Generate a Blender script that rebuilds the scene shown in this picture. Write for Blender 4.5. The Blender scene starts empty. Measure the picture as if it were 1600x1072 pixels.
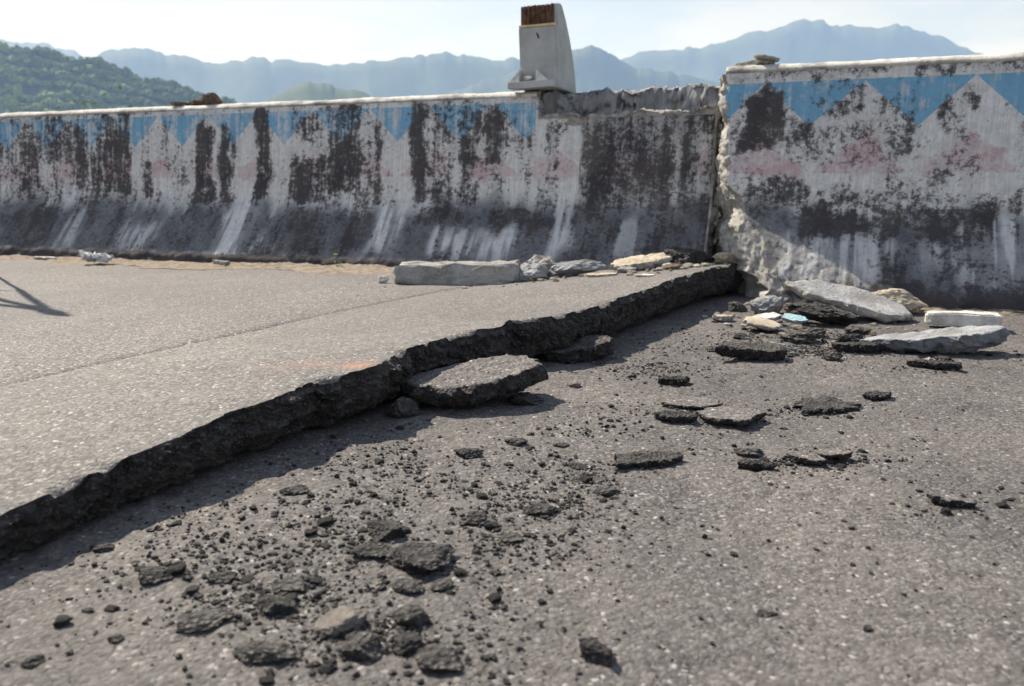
import bpy, bmesh, math, random
import numpy as np
from mathutils import Vector, Matrix, Euler

# ------------------------------------------------------------------ camera, sky, sun, exposure
SC = bpy.context.scene
COL = SC.collection
R = math.radians
CAM_H = 0.48
PITCH = 11.18
SUN_AZ, SUN_EL = 47.0, 47.0          # degrees left of the view direction, degrees above the horizon

cam_data = bpy.data.cameras.new("camera")
cam = bpy.data.objects.new("camera", cam_data)
COL.objects.link(cam)
cam.location = (0, 0, CAM_H)
cam.rotation_euler = (R(90 - PITCH), 0, 0)
cam_data.sensor_width = 36.0
cam_data.lens = 28.0
cam_data.clip_start = 0.02
cam_data.clip_end = 20000
cam_data.dof.use_dof = True
cam_data.dof.focus_distance = 1.85
cam_data.dof.aperture_fstop = 5.0
cam_data.dof.aperture_blades = 7
SC.camera = cam

world = bpy.data.worlds.new("World")
SC.world = world
world.use_nodes = True
wn, wl = world.node_tree.nodes, world.node_tree.links
wn.clear()
w_out = wn.new("ShaderNodeOutputWorld")
w_bg = wn.new("ShaderNodeBackground")
w_bg.inputs["Strength"].default_value = 0.06
sky = wn.new("ShaderNodeTexSky")
sky.sky_type = 'NISHITA'
sky.sun_disc = False
sky.sun_elevation = R(SUN_EL)
sky.sun_rotation = R(-SUN_AZ)
sky.air_density = 1.0
sky.dust_density = 1.0
sky.ozone_density = 1.0
w_tc = wn.new("ShaderNodeTexCoord")
w_map = wn.new("ShaderNodeMapping")
w_map.inputs["Scale"].default_value = (3.0, 3.0, 10.0)
w_map.inputs["Location"].default_value = (1.3, 0.4, 0.2)
w_noise = wn.new("ShaderNodeTexNoise")
w_noise.inputs["Scale"].default_value = 1.6
w_noise.inputs["Detail"].default_value = 7
w_noise.inputs["Roughness"].default_value = 0.55
w_ramp = wn.new("ShaderNodeValToRGB")
w_ramp.color_ramp.elements[0].position = 0.38
w_ramp.color_ramp.elements[0].color = (0.50, 0.50, 0.50, 1)
w_ramp.color_ramp.elements[1].position = 0.58
w_ramp.color_ramp.elements[1].color = (1, 1, 1, 1)
w_mix = wn.new("ShaderNodeMix")
w_mix.data_type = 'RGBA'
w_mix.inputs["B"].default_value = (8.4, 8.1, 7.8, 1)
w_sep = wn.new("ShaderNodeSeparateXYZ")
wl.new(w_tc.outputs["Generated"], w_sep.inputs[0])
def w_math(op, a, b):
    m = wn.new("ShaderNodeMath")
    m.operation = op
    for k, v in enumerate((a, b)):
        if isinstance(v, (int, float)):
            m.inputs[k].default_value = v
        else:
            wl.new(v, m.inputs[k])
    return m.outputs[0]
slant = w_math('DIVIDE', 0.19, w_math('ADD', w_math('MAXIMUM', w_sep.outputs[2], 0.0), 0.05))   # path through the layer
wl.new(w_tc.outputs["Generated"], w_map.inputs["Vector"])
wl.new(w_map.outputs["Vector"], w_noise.inputs["Vector"])
wl.new(w_noise.outputs["Fac"], w_ramp.inputs["Fac"])
w_cl = wn.new("ShaderNodeClamp")
wl.new(w_math('MULTIPLY', w_ramp.outputs["Color"], slant), w_cl.inputs[0])
w_cl.inputs["Max"].default_value = 0.97
wl.new(w_cl.outputs[0], w_mix.inputs["Factor"])
wl.new(sky.outputs["Color"], w_mix.inputs["A"])
wl.new(w_mix.outputs["Result"], w_bg.inputs["Color"])
wl.new(w_bg.outputs["Background"], w_out.inputs["Surface"])

sun_data = bpy.data.lights.new("sun", 'SUN')
sun_data.energy = 5.0
sun_data.angle = R(0.55)
sun_data.color = (1.0, 0.955, 0.905)
sun = bpy.data.objects.new("sun", sun_data)
COL.objects.link(sun)
SUN_DIR = Vector((-math.sin(R(SUN_AZ)) * math.cos(R(SUN_EL)), math.cos(R(SUN_AZ)) * math.cos(R(SUN_EL)), math.sin(R(SUN_EL))))
sun.rotation_euler = SUN_DIR.to_track_quat('Z', 'Y').to_euler()
sun.location = SUN_DIR * 30

SC.view_settings.view_transform = 'Standard'
SC.view_settings.look = 'None'
SC.view_settings.exposure = 0.82
SC.view_settings.gamma = 1.0
SC.view_settings.use_curve_mapping = False
SC.render.engine = 'CYCLES'
cy = SC.cycles
cy.use_denoising = True
cy.use_adaptive_sampling = False
cy.max_bounces = 6
cy.diffuse_bounces = 3
cy.glossy_bounces = 2
cy.transmission_bounces = 2
cy.transparent_max_bounces = 6
cy.volume_bounces = 1
cy.caustics_reflective = False
cy.caustics_refractive = False

random.seed(11)
RNG = np.random.default_rng(11)

# ------------------------------------------------------------------ helpers: noise, meshes, tags
def _hash(ix, iy, iz, seed):
    h = (ix.astype(np.int64) * 374761393 + iy.astype(np.int64) * 668265263 + iz.astype(np.int64) * 1440662683 + seed * 974634777) & 0xFFFFFFFF
    h = ((h ^ (h >> 13)) * 1274126177) & 0xFFFFFFFF
    h = ((h ^ (h >> 16)) * 2246822519) & 0xFFFFFFFF
    return ((h ^ (h >> 15)) & 0xFFFFFF) / float(0xFFFFFF)

def vnoise(p, seed=0):
    """value noise, -1..1, p is (..., 3)"""
    p = np.asarray(p, float)
    i = np.floor(p)
    f = p - i
    f = f * f * f * (f * (f * 6 - 15) + 10)
    i = i.astype(np.int64)
    x, y, z = i[..., 0], i[..., 1], i[..., 2]
    fx, fy, fz = f[..., 0], f[..., 1], f[..., 2]
    def c(a, b, d):
        return _hash(x + a, y + b, z + d, seed)
    x00 = c(0, 0, 0) * (1 - fx) + c(1, 0, 0) * fx
    x10 = c(0, 1, 0) * (1 - fx) + c(1, 1, 0) * fx
    x01 = c(0, 0, 1) * (1 - fx) + c(1, 0, 1) * fx
    x11 = c(0, 1, 1) * (1 - fx) + c(1, 1, 1) * fx
    y0 = x00 * (1 - fy) + x10 * fy
    y1 = x01 * (1 - fy) + x11 * fy
    return (y0 * (1 - fz) + y1 * fz) * 2 - 1

def fbm(p, octaves=4, seed=0, gain=0.5, lac=2.03):
    p = np.asarray(p, float)
    out = 0
    amp = 1.0
    for k in range(octaves):
        out = out + amp * vnoise(p, seed + 17 * k)
        p = p * lac + 3.7
        amp *= gain
    return out

def worley(p, seed=0):
    """nearest-cell distance and that cell's random value: angular, blocky breakage"""
    p = np.asarray(p, float)
    i = np.floor(p).astype(np.int64)
    best = np.full(p.shape[:-1], 9.0)
    val = np.zeros(p.shape[:-1])
    for a in (-1, 0, 1):
        for b in (-1, 0, 1):
            for c in (-1, 0, 1):
                x, y, z = i[..., 0] + a, i[..., 1] + b, i[..., 2] + c
                q = np.stack([x + _hash(x, y, z, seed), y + _hash(x, y, z, seed + 1), z + _hash(x, y, z, seed + 2)], -1)
                d = np.linalg.norm(q - p, axis=-1)
                m = d < best
                best = np.where(m, d, best)
                val = np.where(m, _hash(x, y, z, seed + 3), val)
    return best, val

def smooth(x, a, b):
    t = np.clip((x - a) / (b - a), 0, 1)
    return t * t * (3 - 2 * t)

def tag(o, label=None, cat=None, group=None, kind=None):
    if label: o["label"] = label
    if cat: o["category"] = cat
    if group: o["group"] = group
    if kind: o["kind"] = kind
    return o

def link(name, me, mats, parent=None, loc=(0, 0, 0), rot=(0, 0, 0), smooth_shade=True):
    o = bpy.data.objects.new(name, me)
    COL.objects.link(o)
    if mats is not None and len(me.materials) == 0:
        for m in (mats if isinstance(mats, (list, tuple)) else [mats]):
            me.materials.append(m)
    o.location = loc
    o.rotation_euler = rot
    if parent is not None:
        o.parent = parent
    return o

def mesh_np(name, verts, faces, smooth_shade=True):
    """verts (n,3); faces: (m,k) array or a list of index lists"""
    me = bpy.data.meshes.new(name)
    verts = np.asarray(verts, np.float32)
    if isinstance(faces, np.ndarray):
        m, k = faces.shape
        me.vertices.add(len(verts))
        me.vertices.foreach_set("co", verts.ravel())
        me.loops.add(m * k)
        me.loops.foreach_set("vertex_index", faces.astype(np.int32).ravel())
        me.polygons.add(m)
        me.polygons.foreach_set("loop_start", (np.arange(m) * k).astype(np.int32))
        me.polygons.foreach_set("loop_total", np.full(m, k, np.int32))
        me.update(calc_edges=True)
        me.validate()
    else:
        me.from_pydata(verts.tolist(), [], [list(map(int, f)) for f in faces])
        me.update()
    me.polygons.foreach_set("use_smooth", np.full(len(me.polygons), smooth_shade, bool))
    return me

def grid_faces(nu, nv, off=0, flip=False, wrap_u=False):
    nu2 = nu if wrap_u else nu - 1
    i = np.arange(nu2)[:, None]
    j = np.arange(nv - 1)[None, :]
    i1 = (i + 1) % nu
    a = i * nv + j
    b = i1 * nv + j
    c = i1 * nv + j + 1
    d = i * nv + j + 1
    f = np.stack([a, b, c, d], -1).reshape(-1, 4) + off
    return f[:, ::-1] if flip else f

def add_float_attr(me, name, vals):
    at_ = me.attributes.new(name, 'FLOAT', 'POINT')
    at_.data.foreach_set("value", np.asarray(vals, np.float32).ravel())

def set_uv(me, uv):
    """uv per vertex -> loop uv"""
    layer = me.uv_layers.new(name="UVMap")
    idx = np.zeros(len(me.loops), np.int32)
    me.loops.foreach_get("vertex_index", idx)
    layer.data.foreach_set("uv", np.asarray(uv, np.float32)[idx].ravel())

def box_mesh(name, size, bevel=0.004, rough=0.0, cuts=0, seed=0, taper=None):
    bm = bmesh.new()
    bmesh.ops.create_cube(bm, size=1.0)
    for v in bm.verts:
        v.co = Vector((v.co.x * size[0], v.co.y * size[1], (v.co.z + 0.5) * size[2]))
    if bevel:
        bmesh.ops.bevel(bm, geom=bm.edges[:], offset=bevel, segments=2, affect='EDGES', profile=0.6)
    if cuts:
        bmesh.ops.triangulate(bm, faces=bm.faces[:])
        bmesh.ops.subdivide_edges(bm, edges=bm.edges[:], cuts=cuts, use_grid_fill=True)
    me = bpy.data.meshes.new(name)
    bm.to_mesh(me)
    bm.free()
    if rough:
        n = len(me.vertices)
        co = np.zeros(n * 3, np.float32)
        me.vertices.foreach_get("co", co)
        co = co.reshape(-1, 3)
        d = np.stack([fbm(co * 28 + 9.1 * k, 3, seed + k) for k in range(3)], -1)
        co = co + d * rough
        me.vertices.foreach_set("co", co.astype(np.float32).ravel())
        me.update()
    return me

def tube_mesh(name, pts, rads, seg=10):
    pts = [Vector(p) for p in pts]
    vs, fs = [], []
    for i, p in enumerate(pts):
        t = (pts[min(i + 1, len(pts) - 1)] - pts[max(i - 1, 0)]).normalized()
        up = Vector((0, 0, 1)) if abs(t.z) < 0.9 else Vector((1, 0, 0))
        u = t.cross(up).normalized()
        w = t.cross(u)
        for k in range(seg):
            a = 2 * math.pi * k / seg
            vs.append(p + (u * math.cos(a) + w * math.sin(a)) * rads[i])
    n = len(pts)
    for i in range(n - 1):
        for k in range(seg):
            k2 = (k + 1) % seg
            fs.append([i * seg + k, i * seg + k2, (i + 1) * seg + k2, (i + 1) * seg + k])
    fs.append(list(range(seg))[::-1])
    fs.append([(n - 1) * seg + k for k in range(seg)])
    return mesh_np(name, np.array([v[:] for v in vs]), fs)

_ico = {}
def ico(sub):
    if sub not in _ico:
        bm = bmesh.new()
        bmesh.ops.create_icosphere(bm, subdivisions=sub, radius=1.0)
        v = np.array([x.co[:] for x in bm.verts])
        f = np.array([[x.index for x in p.verts] for p in bm.faces])
        bm.free()
        _ico[sub] = (v, f)
    return _ico[sub]

def rock_mesh(name, dims, seed, sub=4, planes=16, rough=0.05, fine=0.02, smooth_shade=False, freq=3.0, crumble=0.0, facet=0.13):
    """angular stone: unit ball cut by random planes, then roughened; base near z = 0"""
    d, f = ico(sub)
    rg = np.random.default_rng(seed)
    n = rg.normal(size=(planes, 3))
    n /= np.linalg.norm(n, axis=1)[:, None]
    o = rg.uniform(0.62, 0.92, planes)
    dn = d @ n.T
    r = np.where(dn > 0.05, o[None, :] / np.maximum(dn, 0.05), 9).min(axis=1)
    r = np.minimum(r, 1.12)
    r = r * (1 + rough * fbm(d * freq, 4, seed) + fine * fbm(d * freq * 4, 3, seed + 5))
    if facet:
        wd, wv = worley(d * freq * 1.1 + 0.15 * fbm(d * 6, 2, seed)[:, None], seed + 12)
        wd2, wv2 = worley(d * freq * 2.6, seed + 13)
        r = r * (1 + facet * (wv - 0.5) - facet * 0.5 * wd + 0.5 * facet * (wv2 - 0.5))
    if crumble:
        r = r * (1 - crumble * smooth(fbm(d * 5.5, 3, seed + 7), 0.05, 0.7) + 0.5 * crumble * fbm(d * 15, 3, seed + 8))
    v = d * r[:, None]
    v = v / (v.max(0) - v.min(0)) * np.array(dims)
    lo = v[:, 2].min() + 0.12 * dims[2]
    v[:, 2] = np.where(v[:, 2] < lo, lo + (v[:, 2] - lo) * 0.25, v[:, 2])
    v[:, 2] -= v[:, 2].min()
    return mesh_np(name, v, f, smooth_shade)

def plate_mesh(name, dx, dy, t, seed, corners=8, rough=None, side=0.12, seg=96, outline=None, dome=0.0, undercut=0.15, taper=None):
    """broken flat piece: worn top (material 0), broken side and underside (material 1)"""
    if rough is None:
        rough = min(0.004, 0.07 * t + 0.0004)
    rg = np.random.default_rng(seed)
    if outline is None:
        an = np.sort((np.arange(corners) + rg.uniform(-0.32, 0.32, corners)) * 2 * math.pi / corners)
        rad = rg.uniform(0.78, 1.12, corners)
        poly = np.stack([np.cos(an) * rad, np.sin(an) * rad], -1)
        poly = poly / (poly.max(0) - poly.min(0)) * np.array([dx, dy])
        poly -= (poly.max(0) + poly.min(0)) / 2
    else:
        poly = np.array(outline, float)
    # resample the closed polygon
    nxt = np.roll(poly, -1, 0)
    ln = np.linalg.norm(nxt - poly, axis=1)
    cum = np.concatenate([[0], np.cumsum(ln)])
    s = np.linspace(0, cum[-1], seg, endpoint=False)
    k = np.searchsorted(cum, s, 'right') - 1
    k = np.clip(k, 0, len(poly) - 1)
    w = ((s - cum[k]) / np.maximum(ln[k], 1e-9))[:, None]
    out = poly[k] * (1 - w) + nxt[k] * w
    sz = min(np.ptp(out[:, 0]), np.ptp(out[:, 1]))
    th = np.arctan2(out[:, 1], out[:, 0])
    out = out * (1 + side * 0.45 * fbm(np.stack([np.cos(th) * 5, np.sin(th) * 5, np.full(seg, seed * 1.7)], -1), 4, seed))[:, None]
    rings = []
    for fr in (0.04, 0.2, 0.36, 0.5, 0.62, 0.73, 0.82, 0.9, 0.955, 0.985):
        q = np.concatenate([out * fr, np.full((seg, 1), t)], 1)
        q[:, 2] += dome * (1 - fr * fr)
        if fr > 0.95:
            q[:, 2] -= (fr - 0.95) * t * 1.5
        rings.append(q)
    ntop = len(rings)
    for zf, fr in ((0.86, 1.0), (0.68, 1.015), (0.5, 1.0), (0.33, 0.985), (0.17, 1 - undercut * 0.5), (0.04, 1 - undercut)):
        rings.append(np.concatenate([out * fr, np.full((seg, 1), t * zf)], 1))
    for fr in (0.6, 0.04):
        rings.append(np.concatenate([out * fr * (1 - undercut), np.zeros((seg, 1))], 1))
    P = np.stack(rings, 1)                       # seg, ring, 3
    n3 = np.stack([fbm(P * (1.6 / sz) * 3 + 11 * k, 3, seed + k) for k in range(3)], -1)
    f3 = np.stack([fbm(P * (1.6 / sz) * 14 + 7 * k, 2, seed + 9 + k) for k in range(3)], -1)
    amp = np.ones(P.shape[1])
    amp[ntop:ntop + 6] = 2.2
    P = P + (n3 * rough + f3 * rough * 0.5) * amp[None, :, None]
    wd, wv = worley(P * (3.5 / sz), seed + 31)
    wd2, wv2 = worley(P * (9.0 / sz), seed + 32)
    bl = ((wv - 0.5) * 3.2 + (wv2 - 0.5) * 1.6) * rough
    rad = P[..., :2] / np.maximum(np.linalg.norm(P[..., :2], axis=-1, keepdims=True), 1e-6)
    sm_ = np.zeros(P.shape[1]); sm_[ntop - 1:ntop + 6] = 1.0; sm_[ntop - 1] = 0.5
    P[..., :2] += rad * (bl * sm_[None, :])[..., None]
    if taper is not None:
        P[..., 2] *= 1 + taper * (P[..., 0] / max(dx, 1e-6))
    nr = P.shape[1]
    v = P.reshape(-1, 3)
    f = grid_faces(seg, nr, wrap_u=True, flip=True)
    faces = f.tolist()
    faces.append([i * nr for i in range(seg)])
    faces.append([i * nr + nr - 1 for i in range(seg)][::-1])
    me = mesh_np(name, v, faces)
    mi = np.zeros(len(me.polygons), np.int32)
    jj = np.tile(np.arange(nr - 1), seg)
    mi[:len(jj)] = (jj >= ntop - 1).astype(np.int32)
    mi[-2] = 0
    mi[-1] = 1
    me.polygons.foreach_set("use_smooth", mi == 0)
    me.polygons.foreach_set("material_index", mi)
    return me

# ------------------------------------------------------------------ materials
class NT:
    def __init__(self, name):
        self.m = bpy.data.materials.new(name)
        self.m.use_nodes = True
        self.t = self.m.node_tree
        self.t.nodes.clear()
        self.out = self.n("ShaderNodeOutputMaterial")
        self.b = self.n("ShaderNodeBsdfPrincipled")
        self.l(self.b.outputs[0], self.out.inputs["Surface"])
        self.b.inputs["Roughness"].default_value = 0.9
        self.b.inputs["Specular IOR Level"].default_value = 0.3
        self.tc = self.n("ShaderNodeTexCoord")
    def n(self, typ, **kw):
        nd = self.t.nodes.new(typ)
        for k, v in kw.items():
            setattr(nd, k, v)
        return nd
    def l(self, a, b):
        self.t.links.new(a, b)
    def mapping(self, scale=(1, 1, 1), src="Object", loc=(0, 0, 0)):
        mp = self.n("ShaderNodeMapping")
        mp.inputs["Scale"].default_value = scale
        mp.inputs["Location"].default_value = loc
        self.l(self.tc.outputs[src], mp.inputs["Vector"])
        return mp.outputs["Vector"]
    def noise(self, vec, scale, detail=4, rough=0.55, out="Fac", dist=0.0):
        nd = self.n("ShaderNodeTexNoise")
        nd.inputs["Scale"].default_value = scale
        nd.inputs["Detail"].default_value = detail
        nd.inputs["Roughness"].default_value = rough
        nd.inputs["Distortion"].default_value = dist
        self.l(vec, nd.inputs["Vector"])
        return nd.outputs[out]
    def voronoi(self, vec, scale, feature='F1', out="Distance", rand=1.0):
        nd = self.n("ShaderNodeTexVoronoi")
        nd.feature = feature
        nd.inputs["Scale"].default_value = scale
        nd.inputs["Randomness"].default_value = rand
        self.l(vec, nd.inputs["Vector"])
        return nd.outputs[out]
    def ramp(self, fac, stops, interp='LINEAR'):
        nd = self.n("ShaderNodeValToRGB")
        nd.color_ramp.interpolation = interp
        el = nd.color_ramp.elements
        while len(el) < len(stops):
            el.new(0.5)
        for e, (p, c) in zip(el, stops):
            e.position = p
            e.color = (c, c, c, 1) if isinstance(c, (int, float)) else (*c, 1)
        self.l(fac, nd.inputs["Fac"])
        return nd.outputs["Color"]
    def mix(self, fac, a, b, blend='MIX'):
        nd = self.n("ShaderNodeMix")
        nd.data_type = 'RGBA'
        nd.blend_type = blend
        for key, v in (("Factor", fac), ("A", a), ("B", b)):
            if isinstance(v, (int, float)):
                if key == "Factor":
                    nd.inputs[key].default_value = v
                else:
                    nd.inputs[key].default_value = (v, v, v, 1)
            elif isinstance(v, tuple):
                nd.inputs[key].default_value = (*v, 1)
            else:
                self.l(v, nd.inputs[key])
        return nd.outputs["Result"]
    def math(self, op, a, b=None, c=None):
        nd = self.n("ShaderNodeMath")
        nd.operation = op
        for i, v in enumerate((a, b, c)):
            if v is None:
                continue
            if isinstance(v, (int, float)):
                nd.inputs[i].default_value = v
            else:
                self.l(v, nd.inputs[i])
        return nd.outputs[0]
    def attr(self, name):
        nd = self.n("ShaderNodeAttribute")
        nd.attribute_name = name
        return nd.outputs["Fac"]
    def bump(self, height, strength=0.5, dist=0.01, normal=None):
        nd = self.n("ShaderNodeBump")
        nd.inputs["Strength"].default_value = strength
        nd.inputs["Distance"].default_value = dist
        self.l(height, nd.inputs["Height"])
        if normal is not None:
            self.l(normal, nd.inputs["Normal"])
        return nd.outputs["Normal"]
    def done(self, color, normal=None, rough=None):
        self.l(color, self.b.inputs["Base Color"])
        if normal is not None:
            self.l(normal, self.b.inputs["Normal"])
        if rough is not None:
            if isinstance(rough, (int, float)):
                self.b.inputs["Roughness"].default_value = rough
            else:
                self.l(rough, self.b.inputs["Roughness"])
        return self.m

def asphalt_material(name, base=(0.165, 0.150, 0.140), dust=0.35, rust=False, spec=0.3):
    """worn road: binder between aggregate stones, a few pale stones, dust in patches"""
    t = NT(name)
    vec = t.mapping()
    wob = t.noise(vec, 60, 2, 0.5, out="Color")
    v2 = t.mix(0.012, vec, wob, 'ADD')
    cell = t.voronoi(v2, 170, out="Color")
    dist = t.voronoi(v2, 170)
    cell2 = t.voronoi(v2, 85, out="Color")
    dist2 = t.voronoi(v2, 85)
    sep = t.n("ShaderNodeSeparateColor"); t.l(cell, sep.inputs[0])
    sep2 = t.n("ShaderNodeSeparateColor"); t.l(cell2, sep2.inputs[0])
    b = np.array(base)
    c1 = t.ramp(sep.outputs[0], [(0.0, tuple(b * 0.30)), (0.3, tuple(b * 0.70)), (0.6, tuple(b)), (0.86, tuple(b * 1.3)), (0.955, tuple(b * 1.5)), (0.985, tuple(b * 2.6)), (1.0, tuple(np.minimum(b * 3.6, 0.6)))])
    # larger stones here and there
    stone_col = t.ramp(sep2.outputs[1], [(0.0, tuple(b * 0.40)), (0.5, tuple(b * 0.95)), (0.92, tuple(b * 1.7)), (1.0, tuple(np.minimum(b * 2.6, 0.6)))])
    has = t.ramp(sep2.outputs[0], [(0.52, 0.0), (0.56, 0.85)])
    inside = t.ramp(dist2, [(0.34, 1.0), (0.46, 0.0)])
    k = t.math('MULTIPLY', has, inside)
    c2 = t.mix(k, c1, stone_col)
    # dark gaps between the stones
    gap = t.ramp(dist, [(0.42, 0.0), (0.75, 0.75)])
    c3 = t.mix(gap, c2, tuple(b * 0.38))
    # dust and tone patches
    pn = t.noise(vec, 3.2, 6, 0.6)
    pf = t.ramp(pn, [(0.36, 0.0), (0.66, 1.0)])
    fine = t.noise(vec, 38, 5, 0.65)
    df = t.math('MULTIPLY', t.math('MULTIPLY', pf, dust), t.ramp(fine, [(0.34, 0.1), (0.66, 1.0)]))
    c4 = t.mix(df, c3, (0.30, 0.272, 0.245))
    pn2 = t.noise(t.mapping((1, 1, 1), loc=(5.1, 2.2, 0)), 1.3, 5, 0.6)
    c5 = t.mix(t.ramp(pn2, [(0.35, 0.42), (0.68, 0.0)]), c4, tuple(b * 0.55))
    if rust:
        rf = t.math('MULTIPLY', t.attr("rust"), t.ramp(fine, [(0.3, 0.35), (0.6, 1.0)]))
        c5 = t.mix(rf, c5, (0.42, 0.20, 0.12))
    h1 = t.ramp(dist, [(0.0, 1.0), (0.7, 0.0)])
    h1 = t.math('MULTIPLY', h1, t.math('ADD', sep.outputs[1], 0.35))
    h = t.math('ADD', h1, t.math('MULTIPLY', k, 0.9))
    h = t.math('ADD', h, t.math('MULTIPLY', fine, 0.5))
    nrm = t.bump(h, 0.6, 0.0028)
    t.b.inputs["Specular IOR Level"].default_value = spec
    return t.done(c5, nrm, 0.82)

def broken_asphalt_material(name, base=(0.035, 0.033, 0.034), grit=(0.13, 0.12, 0.11), dust=0.42):
    t = NT(name)
    vec = t.mapping()
    n1 = t.noise(vec, 90, 6, 0.7)
    cell = t.voronoi(vec, 140, out="Color")
    dist = t.voronoi(vec, 140)
    sep = t.n("ShaderNodeSeparateColor"); t.l(cell, sep.inputs[0])
    b = np.array(base)
    c = t.ramp(n1, [(0.3, tuple(b * 0.45)), (0.5, tuple(b)), (0.72, tuple(b * 1.9))])
    k = t.math('MULTIPLY', t.ramp(sep.outputs[0], [(0.66, 0.0), (0.80, 1.0)]), t.ramp(dist, [(0.28, 1.0), (0.5, 0.0)]))
    c = t.mix(k, c, grit)
    big = t.noise(vec, 9, 4, 0.6)
    c = t.mix(t.ramp(big, [(0.48, 0.0), (0.78, 0.45)]), c, (0.075, 0.069, 0.064))
    c = t.mix(t.math('MULTIPLY', t.attr("depth"), t.ramp(n1, [(0.35, 0.25), (0.6, 0.8)])), c, (0.085, 0.078, 0.072))
    geo = t.n("ShaderNodeNewGeometry")
    sx = t.n("ShaderNodeSeparateXYZ"); t.l(geo.outputs["True Normal"], sx.inputs[0])
    up = t.ramp(sx.outputs[2], [(0.35, 0.0), (0.92, 1.0)])
    dn = t.ramp(t.noise(vec, 45, 5, 0.7), [(0.40, 0.0), (0.62, dust)])
    c = t.mix(t.math('MULTIPLY', up, dn), c, (0.19, 0.175, 0.16))
    h = t.math('ADD', t.math('MULTIPLY', n1, 1.6), t.ramp(dist, [(0.0, 1.0), (0.6, 0.0)]))
    nrm = t.bump(h, 1.0, 0.006)
    t.b.inputs["Specular IOR Level"].default_value = 0.35
    return t.done(c, nrm, 0.75)

def concrete_material(name, base=(0.40, 0.385, 0.36), dark=0.55, scale=1.0, pits=0.5, speck=0.3, dirt=0.6):
    t = NT(name)
    vec = t.mapping()
    n1 = t.noise(vec, 14 * scale, 7, 0.65)
    n2 = t.noise(vec, 75 * scale, 5, 0.7)
    b = np.array(base)
    c = t.ramp(n1, [(0.28, tuple(b * dark)), (0.5, tuple(b)), (0.72, tuple(np.minimum(b * 1.18, 0.8)))])
    cell = t.voronoi(vec, 110 * scale, out="Color")
    dist = t.voronoi(vec, 110 * scale)
    sep = t.n("ShaderNodeSeparateColor"); t.l(cell, sep.inputs[0])
    k = t.math('MULTIPLY', t.ramp(sep.outputs[0], [(0.62, 0.0), (0.7, speck)]), t.ramp(dist, [(0.25, 1.0), (0.5, 0.0)]))
    c = t.mix(k, c, tuple(b * 0.42))
    p = t.ramp(n2, [(0.30, pits), (0.44, 0.0)])
    c = t.mix(p, c, tuple(b * 0.3))
    dt = t.noise(t.mapping((1, 1, 1), loc=(4.4, 1.7, 2.9)), 9 * scale, 6, 0.7)
    c = t.mix(t.ramp(dt, [(0.46, 0.0), (0.70, dirt)]), c, (0.15, 0.13, 0.11))
    h = t.math('ADD', t.math('MULTIPLY', n1, 1.0), t.math('MULTIPLY', n2, 0.8))
    nrm = t.bump(h, 0.9, 0.009)
    return t.done(c, nrm, 0.92)

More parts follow.
